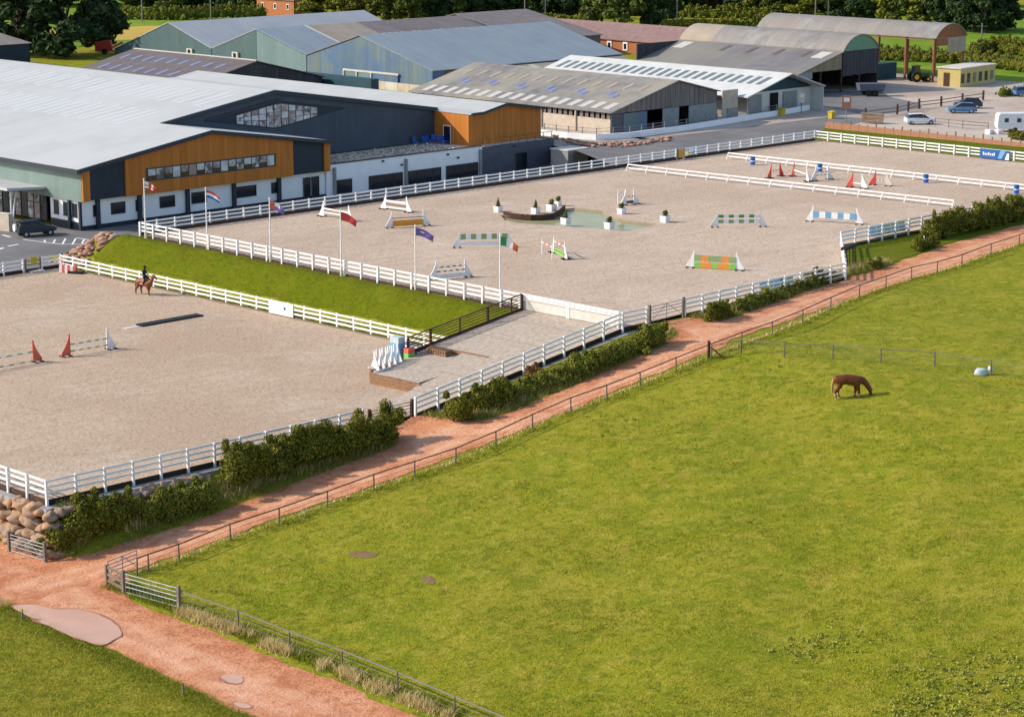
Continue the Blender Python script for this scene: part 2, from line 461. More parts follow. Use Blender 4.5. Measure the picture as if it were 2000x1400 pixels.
# ------------------------------------------------------------------ terrain
ZU = 3.1                                     # level of the upper arena
_TX = [-500, 0, 40, 66, 73.4, 104, 131, 145, 165, 200, 300, 3000]
_TZ = [-6, -5, -4.1, -3.46, -3.4, -0.1, 3.0, 2.95, 2.7, 2.6, 2.9, 3.0]
def zt(x): return np.interp(x, _TX, _TZ)
ztf = lambda p: float(zt(p.x))
TU = [at_h(ztf, *q) for q in ((100, 1100), (300, 1045), (450, 990), (600, 935), (785, 872), (820, 842), (880, 832), (1000, 805), (1200, 720), (1300, 672), (1330, 645), (1365, 640), (1400, 630), (1640, 547), (1740, 520), (1850, 480), (2000, 440), (2100, 415))]
TL = [at_h(ztf, *q) for q in ((200, 1132), (350, 1082), (620, 985), (800, 925), (1000, 848), (1200, 765), (1400, 680), (1600, 605), (1800, 540), (2000, 475), (2100, 445))]
_tu = sorted([(p.x, p.y) for p in TU if not (100.6 < p.x < 107.4 or 130.4 < p.x < 137.4)] + [(100.9, 111.8), (101.7, 115.2), (106.0, 115.2), (107.4, 110.6), (130.8, 112.2), (131.6, 115.6), (136.0, 115.6), (137.2, 112.8)])
tux, tuy = [a for a, b in _tu], [b for a, b in _tu]
tlx, tly = [p.x for p in TL], [p.y for p in TL]
def ramp_z(x): return np.interp(x, [106, 128.4], [0, ZU])
def sm(t):
    t = np.clip(t, 0, 1)
    return t * t * (3 - 2 * t)
def ground_z(X, Y):
    X = np.asarray(X, float); Y = np.asarray(Y, float)
    z0 = zt(X)
    tt = np.interp(X, tux, tuy) + .35
    und = .16 * np.sin(X * .31 + 1.7 * np.sin(Y * .13)) * np.sin(Y * .27 + .8) + .07 * np.sin(X * .9 + Y * .5) * np.sin(Y * .8 - X * .4)
    mask = np.clip((np.interp(X, tlx, tly) - 1.5 - Y) / 3, 0, 1) * np.clip((X - 75.5) / 3, 0, 1)
    z0 = z0 + und * mask
    ey = np.interp(X, [75, 158.8, 172, 3000], [115.5, 116.4, 127.1, 127.1])
    la = np.where(X < 122.6, -.35, 0)
    bank = np.clip((X - 122.6) / 5.6, 0, 1) * (ZU - .3)
    plat = np.where(X < 122.6, la, np.where(X < 128.2, bank - .1, ZU - .35))
    ry = np.where(X < 111.5, 119.8, np.where(X < 118.3, 126.6, 127.3))
    rzz = np.where((X > 111) & (X < 118.3) & (Y > 120.5), .35, ramp_z(X) - .35)
    rz = np.where((X > 106) & (X < 128.4) & (Y < ry), rzz, plat)
    plat = np.where(rz > plat, rz, plat)
    apron = .1 + 2.85 * sm((X - 204) / 16)
    apron = np.maximum(apron, 2.95 * sm((Y - 240) / 30))
    t1 = np.where(X < 128.2, (Y - 185) / 5, (Y - 180.6) / 3.4)
    plat = plat + (apron - plat) * sm(t1)
    k = np.clip((Y - tt) / np.maximum(ey - tt, .3), 0, 1)
    z = z0 + (plat - z0) * k
    side = np.clip((X - 75.0) / .6, 0, 1)
    z = z0 + (z - z0) * side
    far = np.clip((X - 238) / 6, 0, 1) * np.clip((Y - 112) / 10, 0, 1)
    return z + (2.95 - z) * far
def gp(p): return float(ground_z(p.x, p.y))
def axis(lo, hi, a, b, step):
    near = list(np.arange(a, b, step))
    outl, d, v = [], step, a
    while v > lo:
        d *= 1.35; v -= d; outl.append(max(v, lo))
    outr, d, v = [], step, near[-1]
    while v < hi:
        d *= 1.35; v += d; outr.append(min(v, hi))
    return np.array(outl[::-1] + near + outr)
gx = axis(-900, 3200, 52, 244, 1.0); gy = axis(-900, 3200, 40, 194, 1.0)
GX, GY = np.meshgrid(gx, gy)
GZ = ground_z(GX, GY)
nx, ny = len(gx), len(gy)
me = bpy.data.meshes.new('ground')
idx = np.arange(nx * ny).reshape(ny, nx)
fq = np.stack([idx[:-1, :-1], idx[:-1, 1:], idx[1:, 1:], idx[1:, :-1]], axis=-1).reshape(-1, 4)
me.from_pydata(np.stack([GX, GY, GZ], -1).reshape(-1, 3).tolist(), [], fq.tolist())
me.polygons.foreach_set('use_smooth', [True] * len(me.polygons))
me.materials.append(M['paddock_grass'])
ground = bpy.data.objects.new('ground', me); COL.objects.link(ground)
tag(ground, kind='structure')

def sheet(name, pts, m, hole=None, kind='structure'):
    loops = [[Vector(p) for p in pts]] + ([[Vector(p) for p in hole]] if hole else [])
    flat = [p for lp in loops for p in lp]
    tris = tessellate_polygon(loops) if hole else [tuple(range(len(pts)))]
    s = MB(); s.v = flat
    for t in tris:
        a = [flat[i] for i in t]
        nrm = sum(((a[i] - a[0]).cross(a[(i + 1) % len(a)] - a[0]).z for i in range(len(a))))
        s.f.append(tuple(t) if nrm > 0 else tuple(reversed(t))); s.m.append(0)
    o = s.build(name, m)
    return tag(o, kind=kind) if kind else o
def ribbon(name, left, right, m, dz, seed, jit=.25, cross=12, kind='structure', zf=None):
    """strip between two edges with ragged borders, draped on the terrain"""
    n = len(left); s = MB()
    rng = np.random.default_rng(seed)
    jl = np.convolve(rng.normal(size=n + 8), np.ones(3) / 3, 'same')[4:-4] * jit
    jr = np.convolve(rng.normal(size=n + 8), np.ones(3) / 3, 'same')[4:-4] * jit
    for i in range(n):
        a, b = Vector(left[i]), Vector(right[i])
        d = (b - a).normalized()
        a = a - d * jl[i]; b = b + d * jr[i]
        for c in range(cross + 1):
            p = a.lerp(b, c / cross)
            z = (zf or ground_z)(p.x, p.y)
            edge = 0 if c in (0, cross) else .03 * math.sin(i * .7 + c * 2.1)
            s.v.append(Vector((p.x, p.y, float(z) + dz * (1 if c not in (0, cross) else .6) + edge * .5)))
    for i in range(n - 1):
        for c in range(cross):
            k = i * (cross + 1) + c
            s.f.append((k, k + 1, k + cross + 2, k + cross + 1)); s.m.append(0)
    o = s.build(name, m, smooth=True)
    a_ = o.data.attributes.new('across', 'FLOAT', 'POINT')
    a_.data.foreach_set('value', [c / cross for i in range(n) for c in range(cross + 1)])
    return tag(o, kind=kind)
xs = np.arange(66.5, 300, .6)
ribbon('track', [(x, np.interp(x, tlx, tly), 0) for x in xs], [(x, np.interp(x, tux, tuy) + (0 if x < 74 else .15), 0) for x in xs], 'red_dirt', .05, 3, .22,
       zf=lambda x, y: max(float(zt(x)), float(ground_z(x, y))))
ys = np.arange(55, 150, .6)
ribbon('lane', [(np.interp(y, [55, 86, 97, 111, 150], [66.0, 66.9, 67.4, 68.1, 68.3]), y, 0) for y in ys],
       [(np.interp(y, [55, 80, 87, 100, 105, 108.5, 112, 116, 150], [72.2, 72.5, 73.0, 73.2, 73.2, 75.5, 75.5, 74.2, 73.9]), y, 0) for y in ys], 'red_dirt', .035, 5, .22,
       zf=lambda x, y: float(zt(x)))
def blobby(pts, seed, amp=.25, n=5):
    out = []
    for i, p in enumerate(pts):
        q = pts[(i + 1) % len(pts)]
        for k in range(n):
            a = Vector(p).lerp(Vector(q), k / n)
            r = noise.noise(Vector((a.x * .8 + seed, a.y * .8, 0))) * amp
            c = sum((Vector(t) for t in pts), Vector()) / len(pts)
            out.append(a + (a - c).normalized() * r)
    return out
def chaikin(pts, it=2):
    for _ in range(it):
        pts = [q for i in range(len(pts)) for q in (pts[i].lerp(pts[(i + 1) % len(pts)], .25), pts[i].lerp(pts[(i + 1) % len(pts)], .75))]
    return pts
def puddle(px, seed):
    pts = [at_h(ztf, *q) for q in px]
    z = min(p.z for p in pts); c = sum(pts, Vector()) / len(pts)
    zm = float(zt(max(p.x for p in pts))) + .062
    mud = [Vector((q.x, q.y, zm - .006)) for q in blobby([c + (p - c) * 1.0 + (p - c).normalized() * .1 for p in chaikin(pts)], seed + 9, .3, 3)]
    tag(sheet('wet_mud', mud, 'wet_mud'), kind='structure')
    return sheet('puddle', [(p.x, p.y, zm) for p in blobby(chaikin(pts), seed, .3, 3)], 'puddle', kind=None)
tag(puddle([(14, 1182), (60, 1183), (110, 1190), (150, 1192), (190, 1198), (232, 1222), (236, 1240), (215, 1260), (185, 1262), (130, 1240), (60, 1208)], 1),
    'wide milky pink puddle lying across the red lane', 'puddle')
tag(puddle([(425, 1322), (460, 1318), (478, 1328), (470, 1338), (440, 1334)], 2), 'small oval puddle in the lane, upper of the two small ones', 'puddle')
tag(puddle([(452, 1372), (480, 1374), (495, 1384), (470, 1386)], 3), 'narrow small puddle nearest the lower edge of the lane', 'puddle')

sheet('arena_surface', [(75.2, 116.2, 0), (122.4, 116.2, 0), (122.4, 184.9, 0), (75.2, 184.9, 0)], 'sand_lower')
pond_px = [(978, 420), (1000, 424), (1030, 427), (1060, 426), (1085, 422), (1102, 408), (1122, 406), (1150, 409), (1178, 412), (1190, 421), (1212, 428), (1245, 433), (1284, 438),
           (1262, 444), (1228, 451), (1195, 450), (1150, 446), (1105, 442), (1060, 439), (1010, 436), (986, 430)]
pond = [at(x, y, ZU) for x, y in pond_px]
sheet('arena_surface', [(128.5, 116.5, ZU), (158.9, 117.3, ZU), (172.3, 127.9, ZU), (235.9, 127.9, ZU), (235.9, 179.9, ZU), (128.5, 179.9, ZU)], 'sand', hole=pond)
pc = sum(pond, Vector()) / len(pond)
low = [p.lerp(pc, .06) - Vector((0, 0, .34)) for p in pond]
s = MB()
for i in range(len(pond)):
    j = (i + 1) % len(pond)
    s.poly([pond[i], pond[j], low[j], low[i]])
tag(s.build('pond_bank', 'tan_boards'), kind='structure')
sheet('pond_water', [(p.x, p.y, ZU - .2) for p in [q.lerp(pc, .01) for q in pond]], 'pond_water')
# ramp between the arenas with its stepped platform
s = MB()
xr = [106, 110, 114, 118, 122, 126, 128.5]
for a, b in zip(xr[:-1], xr[1:]):
    ya = np.interp(a, [106, 110.8, 111, 128.5], [120, 120.6, 121, 127.2]) if a < 118 else 127.2
    yb = np.interp(b, [106, 110.8, 111, 128.5], [120, 120.6, 121, 127.2]) if b <= 118 else 127.2
    if a >= 118: ya = 127.2
    za, zb = float(ramp_z(a)) + .02, float(ramp_z(b)) + .004
    s.poly([(a, 116.3, za), (b, 116.3, zb), (b, yb, zb), (a, ya, za)])
tag(s.build('ramp', 'sand_light'), kind='structure')
sheet('ramp_platform', [(111.0, 120.9, .82), (118.1, 121.0, 1.42), (117.6, 127.0, 1.42), (110.8, 126.0, .82)], 'sand_light')
# bank of mown grass between the arenas
s = MB(); by = np.arange(127.4, 187.2, .7); bt = np.linspace(0, 1, 13)
for y in by:
    for t in bt:
        x = 122.75 + 5.45 * t
        prof = 1.12 * sm(t * 1.08) * (ZU - .12) / 1.12
        z = float(prof) + .08 * noise.noise(Vector((x * .7, y * .5, 0)))
        e = sm((y - 181.5) / 5)
        z = z * (1 - float(e)) + .12 * float(e)
        e2 = sm((130 - y) / 3)
        s.v.append(Vector((x, y, z + .04)))
nb = len(bt)
for i in range(len(by) - 1):
    for j in range(nb - 1):
        k = i * nb + j
        s.f.append((k, k + 1, k + nb + 1, k + nb)); s.m.append(0)
tag(s.build('grass_bank', 'bank_grass', smooth=True), kind='structure')
# greener verge of the cut-off arena corner
s = MB(); vx = np.arange(150, 238, 1.2); vt = np.linspace(0, 1, 9)
for x in vx:
    a = float(np.interp(x, tux, tuy)) + .45; b = float(np.interp(x, [75, 158.8, 172, 3000], [115.8, 116.9, 127.4, 127.4]))
    for t in vt:
        y = a + (b - a) * t
        s.v.append(Vector((x, y, float(ground_z(x, y)) + .05 + .05 * noise.noise(Vector((x, y, 3))))))
for i in range(len(vx) - 1):
    for j in range(len(vt) - 1):
        k = i * len(vt) + j
        s.f.append((k, k + len(vt), k + len(vt) + 1, k + 1)); s.m.append(0)
tag(s.build('grass_verge', 'bank_grass', smooth=True), kind='structure')
sheet('road', [(60, 185.6, .2), (122.3, 185.6, .2), (124.5, 190.3, .2), (128.5, 191, .2), (135.9, 195.5, .2), (135.9, 290, .2), (60, 290, .2)], 'asphalt')
s = MB(); ax_ = np.arange(128.6, 224, 1.6); ay_ = np.arange(183.2, 204.5, 1.0)
for x in ax_:
    for y in ay_:
        s.v.append(Vector((x, y, float(ground_z(x, y)) + .05)))
for i in range(len(ax_) - 1):
    for j in range(len(ay_) - 1):
        k = i * len(ay_) + j
        s.f.append((k, k + len(ay_), k + len(ay_) + 1, k + 1)); s.m.append(0)
tag(s.build('apron', 'asphalt', smooth=True), kind='structure')
sheet('yard', [(203, 184, 3.0), (236.6, 181, 3.0), (236.6, 128, 3.0), (245, 128, 3.0), (420, 120, 3.0), (420, 262, 3.0), (222, 262, 3.0), (209.5, 204, 3.0)], 'yard_gravel')
sheet('road', [(200.0, 183, 3.006), (237, 182.2, 3.012), (262, 190, 3.012), (262, 196, 3.012), (236, 196.5, 3.012), (222, 197.2, 3.012), (209.6, 200.5, 3.006)], 'asphalt')
sheet('road', [at(x, y, 3.016) for x, y in ((1580, 205), (1640, 214), (1690, 226), (1745, 221), (1800, 211), (1796, 202), (1740, 190), (1720, 178), (1560, 178))][::-1], 'asphalt')  # darker grey patch laid over the gravel in front of the barns
ge0, ge1 = at(1612, 251, 3.0), at(2030, 291, 3.0)
sheet('grass_strip', [(236.4, 181.2, 3.02), (236.4, 126, 3.02), (ge1.x, 126, 3.02), (ge1.x, ge1.y, 3.02), (ge0.x, ge0.y, 3.02)], 'bank_grass')
sheet('field', [(322, 226, 3.02), (334, 120, 3.02), (700, 140, 3.02), (700, 330, 3.02), (332, 300, 3.02)], 'field_grass')
sheet('field', [(255, 376, 3.02), (330, 372, 3.02), (420, 700, 3.02), (300, 800, 3.02)], 'field_grass')
sheet('field', [(262, 386, 3.05), (310, 372, 3.05), (322, 402, 3.05), (268, 424, 3.05)], 'straw_field')
# painted marks on the car park
def mark(a, b, wd=.14, z=.206):
    a, b = Vector((a.x, a.y, z)), Vector((b.x, b.y, z))
    d = (b - a).normalized(); sd_ = Vector((-d.y, d.x, 0)) * wd / 2
    return [a - sd_, b - sd_, b + sd_, a + sd_]
s = MB()
for a, b in (((0, 487), (6, 484)), ((16, 481), (36, 477)), ((5, 459), (20, 463))):
    s.poly(mark(at(*a, .2), at(*b, .2), .35))
tag(s.build('lane_marking', 'white_paint'), kind='structure')
bays = MB()
outline = [(45, 468), (92, 474), (120, 477), (160, 477), (188, 471), (150, 465)]
for a, b in zip(outline[:-1], outline[1:]):
    bays.poly(mark(at(*a, .2), at(*b, .2), .2))
for a, b in (((88, 474), (87, 469)), ((104, 475), (108, 468)), ((122, 477), (128, 466)), ((141, 478), (148, 466)), ((160, 476), (165, 467))):
    bays.poly(mark(at(*a, .2), at(*b, .2), .2, .21))
tag(bays.build('parking_marking', 'white_paint'), kind='structure')
# concrete ledge along the near fence
s = MB()
def ledge(x0, x1, z0, z1, y):
    s.hexa([(x0, y - .7, z0 - .7), (x1, y - .7, z1 - .7), (x1, y - .02, z1 - .7), (x0, y - .02, z0 - .7), (x0, y - .58, z0 - .36), (x1, y - .58, z1 - .36), (x1, y - .02, z1 - .32), (x0, y - .02, z0 - .32)])
ledge(74.6, 101.6, 0, 0, 116.05); ledge(106, 128.4, 0, ZU, 116.05); ledge(128.4, 131.4, ZU, ZU, 116.15); ledge(136.2, 158.6, ZU, ZU, 116.6)
s.hexa([(74.5, 115.4, -.7), (75.1, 115.4, -.7), (75.1, 140, -.7), (74.5, 140, -.7), (74.6, 115.4, -.36), (75.06, 115.4, -.32), (75.06, 140, -.32), (74.6, 140, -.36)])
tag(s.build('kerb', 'concrete'), kind='structure')

# ------------------------------------------------------------------ white fences
PW = capped_post(.15, 1.3, 'white_paint', below=.34)
RW = unit_rail('rail', .05, .15, 'white_paint')
KB = unit_rail('kick_board', .05, .34, 'dark_board')
KBS = unit_rail('kick_board', .05, .16, 'grey_timber')
KBB = unit_rail('kick_board', .06, .34, 'brown_timber')
def fence(name, label, path, spacing=2.19, rails=(1.2, .82, .44), board=KB, bz=-.15, post=PW, rail=RW, group='white arena fences', ends=(True, True), off=(0, 0), boff=(0, 0), cat='fence'):
    pts = [Vector(p) for p in path]
    o = root(name, pts[0], label, cat, group)
    stations = []
    for a, b in zip(pts[:-1], pts[1:]):
        n = max(1, round((b - a).length / spacing))
        for i in range(n):
            stations.append(a.lerp(b, i / n))
    stations.append(pts[-1])
    for i, p in enumerate(stations):
        if (i == 0 and not ends[0]) or (i == len(stations) - 1 and not ends[1]): continue
        inst('post', post, o, Matrix.Translation(p) @ Matrix.Rotation(random.uniform(-.015, .015), 4, 'Y') @ Matrix.Rotation(random.uniform(-.02, .02), 4, 'X'))
    ov, bv = Vector((off[0], off[1], 0)), Vector((boff[0], boff[1], 0))
    for a, b in zip(stations[:-1], stations[1:]):
        for h in rails:
            inst('rail', rail, o, along(a + ov + Vector((0, 0, h + random.uniform(-.012, .012))), b + ov + Vector((0, 0, h + random.uniform(-.012, .012)))))
        if board:
            inst('kick_board', board, o, along(a + bv + Vector((0, 0, bz)), b + bv + Vector((0, 0, bz))))
    return o
fence('arena_fence', 'white three-rail fence on black kick boards above the hedge and boulders, along the lower arena', [(75.1, 116.1, 0), (101.3, 116.1, 0)], off=(0, .09), boff=(0, .08))
fence('arena_fence', 'short white fence at the left edge above the boulder wall', [(75.1, 116.1, 0), (75.1, 127, 0)], off=(.09, 0), boff=(.08, 0), ends=(False, True), board=KBB)
fence('arena_fence', 'white fence along the foot of the grass bank beside the ridden horse', [(122.5, 185, 0), (122.5, 128.3, 0)], off=(-.09, 0), boff=(-.08, 0), board=KBS, bz=.06)
fence('arena_fence', 'one-bay white fence stub between the yellow sign and the corner', [(122.5, 185, 0), (120.3, 185, 0)], ends=(False, True), bz=.1)
fence('arena_fence', 'white fence left of the yellow sign along the car park', [(118.2, 185, 0), (105, 185, 0)], bz=.1)
fence('arena_fence', 'white fence with flagpoles on top of the grass bank', [(128.4, 179.9, ZU), (128.4, 127.5, ZU)], off=(.09, 0), boff=(.08, 0), board=KBB, bz=-.1)
fence('arena_fence', 'long white fence in front of the timber-clad hall', [(128.4, 180, ZU), (208.4, 180, ZU)], off=(0, .09), boff=(0, -.05), board=KBB, bz=.14, ends=(False, True))
fence('arena_fence', 'white fence along the back road right of the yellow post', [(210.0, 180, ZU), (236, 180, ZU)], off=(0, .09), boff=(0, -.05), board=KBB, bz=.14)
fence('arena_fence', 'white fence with a blue banner beside the far grass strip', [(236, 180, ZU), (236, 128, ZU)], off=(.09, 0), boff=(-.05, 0), board=KBS, bz=.06, ends=(False, True))
fence('arena_fence', 'white fence above the grassy verge, blue boards behind it, running to the right hedge', [(172.2, 127.8, ZU), (236, 128, ZU)], off=(0, .09), boff=(0, .08), board=KBS, bz=-.1, ends=(True, False))
fence('arena_fence', 'white fence running away from the viewer at the cut-off arena corner', [(158.8, 117.3, ZU), (172.2, 127.8, ZU)], off=(-.05, .05), boff=(-.05, .05), board=KBS, bz=-.1, ends=(True, False))
fence('arena_fence', 'white fence between the grey metal gate and the cut-off corner', [(136.3, 116.5, ZU), (158.8, 117.3, ZU)], off=(0, .09), boff=(0, .08), ends=(True, False))
fence('arena_fence', 'white fence climbing beside the ramp to the upper gate', [(106.3, 116.1, .04), (128.4, 116.15, ZU), (131.3, 116.2, ZU)], off=(0, .09), boff=(0, .08))
# low white rails laid across the upper arena
LEG = MB().bar((0, -.35, .02), (0, 0, .72), .06, .05).bar((0, .35, .02), (0, 0, .72), .06, .05).mesh('leg', 'white_paint')
RL = unit_rail('rail', .07, .13, 'white_paint')
def low_rail(label, a, b):
    a, b = Vector(a), Vector(b)
    o = root('low_rail', a, label, 'rail', 'low white rails across the upper arena')
    n = round((b - a).length / 3)
    pts = [a.lerp(b, i / n) for i in range(n + 1)]
    ang = math.atan2(b.y - a.y, b.x - a.x)
    for p in pts:
        inst('leg', LEG, o, Matrix.Translation(p) @ Matrix.Rotation(ang, 4, 'Z'))
    for p, q in zip(pts[:-1], pts[1:]):
        for h in (.36, .78):
            inst('rail', RL, o, along(p + Vector((0, 0, h)), q + Vector((0, 0, h))))
low_rail('nearer low white rail crossing the upper arena', at(1226, 334, ZU), at(1862, 406, ZU))
low_rail('farther low white rail with blue drums beside it', at(1422, 311, ZU), at(2010, 376, ZU))
# white boarded gates at the top of the ramp
o = root('boarded_gate', (128.4, 127.2, ZU), 'wide pale boarded double gate at the top of the ramp', 'gate')
for y0, y1 in ((127.2, 122.1), (121.9, 116.6)):
    MB().box(128.36, 128.42, y1 + .05, y0 - .05, ZU + .05, ZU + .8).build('panel', 'pale_concrete', o)
    for h in (.95, 1.12, 1.28):
        MB().box(128.34, 128.44, y1, y0, ZU + h - .05, ZU + h + .05).build('rail', 'white_paint', o)
    for y in (y0, y1):
        MB().box(128.32, 128.46, y - .06, y + .06, ZU, ZU + 1.36).build('post', 'white_paint', o)
# dark brown stepped fence beside the ramp
o = root('ramp_fence', (115.5, 127.1, 1.3), 'dark brown timber fence climbing beside the ramp', 'fence')
st = [115.6, 118.0, 121.2, 124.3, 127.0, 128.2]
for i, x in enumerate(st):
    big = i in (0, 1, 3, 5)
    wd = .16 if big else .09
    zb = float(ramp_z(x))
    MB().box(x - wd / 2, x + wd / 2, 127.05 - wd / 2, 127.05 + wd / 2, zb - .35, zb + 1.3).build('post', 'brown_timber', o)
for a, b in zip(st[:-1], st[1:]):
    za, zb = float(ramp_z(a)), float(ramp_z(b))
    for h in (.42, .66, .88, 1.1):
        MB().bar((a, 127.12, za + h), (b, 127.12, zb + h), .04, .06).build('rail', 'brown_timber', o)
    MB().bar((a, 127.08, za + 1.33), (b, 127.08, zb + 1.33), .12, .08).build('top_rail', 'brown_timber', o)
    MB().bar((a, 127.1, za + .06), (b, 127.1, zb + .06), .06, .34).build('kick_board', 'brown_timber', o)
# sleeper retaining edges of the platform
def sleepers(label, a, b, z0, z1, rows):
    a, b = Vector(a), Vector(b)
    o = root('sleeper_edge', (a.x, a.y, z0), label, 'retaining wall', 'sleeper edges of the ramp platform')
    for k in range(rows):
        h = (z1 - z0) / rows
        n = 1
        for i in range(n):
            p, q = a.lerp(b, i / n), a.lerp(b, (i + 1) / n - .01)
            jit = random.uniform(-.04, .04)
            MB().bar((p.x + jit, p.y, z0 + h * (k + .5)), (q.x + jit, q.y, z0 + h * (k + .5)), .2, h * .94).build('sleeper', 'sleeper', o)
    return o
sleepers('weathered brown sleeper step facing the lower arena', (110.75, 126.0, 0), (111.0, 120.6, 0), 0, .8, 3)
sleepers('brown sleeper step between the log stack and the ramp', (117.85, 126.9, 0), (118.2, 120.7, 0), .9, 1.75, 4)
sleepers('long dark sleeper kerb under the white jump wings', (110.8, 126.1, 0), (117.6, 127.0, 0), .5, 1.05, 2)
o = root('log_stack', (117.2, 125.4, 1.4), 'stack of round cut logs beside the ramp platform', 'logs')
for i in range(16):
    y = 126.2 - (i % 8) * .27; z = 1.5 + (i // 8) * .24
    MB().tube((116.9, y, z), (117.7, y + .03, z), .12, .12, 9).build('log', 'sleeper', o)
# paddock rails: thin posts with one capping rail
PT = MB().tube((0, 0, -.2), (0, 0, 1.12), .06, .05, 7).mesh('post', 'grey_timber')
def thin_fence(name, label, pts, rail_mat, posts_every=1, zs=(1.06,), thick=.07, post=PT):
    o = root(name, pts[0], label, 'fence', 'thin paddock fences')
    rm = unit_rail('rail', .05, thick, rail_mat); wm = unit_rail('wire', .015, .015, rail_mat)
    for p in pts:
        inst('post', post, o, Matrix.Translation(p) @ Matrix.Rotation(random.uniform(-.04, .04), 4, 'Y'))
    for a, b in zip(pts[:-1], pts[1:]):
        for h in zs:
            inst('rail', rm, o, along(a + Vector((0, 0, h)), b + Vector((0, 0, h))))
        for h in (.35, .7):
            inst('wire', wm, o, along(a + Vector((0, 0, h)), b + Vector((0, 0, h))))
    return o
r1 = [at_h(gp, *q) for q in ((268, 1123), (290, 1115), (350, 1095), (450, 1055), (545, 1024), (640, 990), (730, 957), (810, 931), (890, 905), (968, 872), (1040, 838), (1115, 805), (1185, 780), (1250, 755), (1320, 726), (1385, 700),
                             (1448, 676), (1508, 655), (1567, 631), (1622, 606), (1678, 581), (1730, 563), (1780, 545), (1830, 534), (1878, 520), (1935, 498), (1990, 480), (2060, 455))]
for k in range(14):
    p = r1[-1] + Vector((6.0, .3, 0)); p.z = gp(p); r1.append(p)
thin_fence('paddock_fence', 'thin dark-railed fence dividing the red track from the paddock', r1, 'dark_rail')
r2 = [at_h(gp, *q) for q in ((352, 1188), (466, 1228), (565, 1268), (668, 1306), (777, 1350), (888, 1398), (1010, 1450))]
thin_fence('paddock_fence', 'thin grey-railed fence beside the lane along the lower paddock edge', r2, 'grey_rail')
r3 = [at_h(gp, *q) for q in ((1389, 702), (1447, 692), (1532, 698), (1626, 702), (1720, 709), (1825, 716), (1935, 733), (2050, 752))]
for k in range(7):
    p = r3[-1] + (r3[-1] - r3[-2]).normalized() * 4.5; p.z = gp(p); r3.append(p)
thin_fence('paddock_fence', 'thin grey fence crossing the paddock behind the grazing horse', r3, 'grey_rail', thick=.05)
thick = at_h(gp, 1384, 700)
tag(MB().tube(thick - Vector((0, 0, .2)), thick + Vector((0, 0, 1.35)), .12, .11, 8).bar(thick + Vector((.05, -.1, .9)), thick + Vector((.5, -1.2, .05)), .08, .08).build('strainer_post', 'brown_timber'),
    'thick dark strainer post where the two paddock fences meet', 'post')
# ------------------------------------------------------------------ gates
def bar_gate(name, label, a, b, m, h=1.15, bars=5, pm=None, brace=True, mesh_lower=False, posts=True, pw=.18):
    a, b = Vector(a), Vector(b)
    o = root(name, a, label, 'gate')
    up = Vector((0, 0, 1))
    for i in range(bars):
        t = .12 + (h - .12) * (i / (bars - 1)) ** .85
        MB().tube(a + up * t, b + up * t, .028, .028, 6).build('bar', m, o)
    for k in (0, .5, 1):
        p = a.lerp(b, k)
        MB().tube(p + up * .1, p + up * (h + .02), .03, .03, 6).build('upright', m, o)
    if brace:
        MB().tube(a + up * .15, a.lerp(b, .5) + up * h, .022, .022, 6).build('brace', m, o)
        MB().tube(b + up * .15, a.lerp(b, .5) + up * h, .022, .022, 6).build('brace', m, o)
    if mesh_lower:
        for k in range(1, 14):
            p = a.lerp(b, k / 14)
            MB().bar(p + up * .12, p + up * (h * .62), .02, .02).build('mesh_wire', m, o)
    if posts:
        d = (b - a).normalized() * .18
        for p in (a - d, b + d):
            MB().box(p.x - pw / 2, p.x + pw / 2, p.y - pw / 2, p.y + pw / 2, p.z - .3, p.z + h + .18).build('gate_post', pm or m, o)
    return o
bar_gate('field_gate', 'brown field gate between the long hedge and the ramp fence', (101.9, 115.9, -.05), (105.6, 115.9, .0), 'brown_timber', pm='brown_timber')
bar_gate('field_gate', 'grey metal braced gate into the upper arena', (131.8, 116.2, 3.05), (135.8, 116.4, 3.08), 'steel', h=1.3, pm='grey_timber')
bar_gate('field_gate', 'galvanised gate against the boulder wall at the left', at_h(ztf, 22, 1078), at_h(ztf, 85, 1097), 'steel', mesh_lower=True, pm='grey_timber')
ga, gb = at_h(ztf, 246, 1160), at_h(ztf, 346, 1188)
bar_gate('field_gate', 'galvanised mesh paddock gate at the lane corner', ga, gb, 'steel', h=1.25, mesh_lower=True, brace=False, pm='grey_timber')
bar_gate('field_gate', 'small half-open metal gate across the track end', at_h(ztf, 212, 1132), at_h(ztf, 268, 1110), 'steel', h=1.15, posts=False)
o = root('rail_panel', at_h(ztf, 208, 1140), 'three-plank grey timber fence panel beside the mesh gate', 'fence')
a, b = at_h(ztf, 209, 1140), at_h(ztf, 240, 1156)
for h in (.25, .65, 1.08):
    MB().bar(a + Vector((0, 0, h)), b + Vector((0, 0, h)), .06, .17).build('plank', 'grey_timber', o)
for p in (a, b):
    MB().box(p.x - .08, p.x + .08, p.y - .08, p.y + .08, p.z - .3, p.z + 1.2).build('post', 'grey_timber', o)
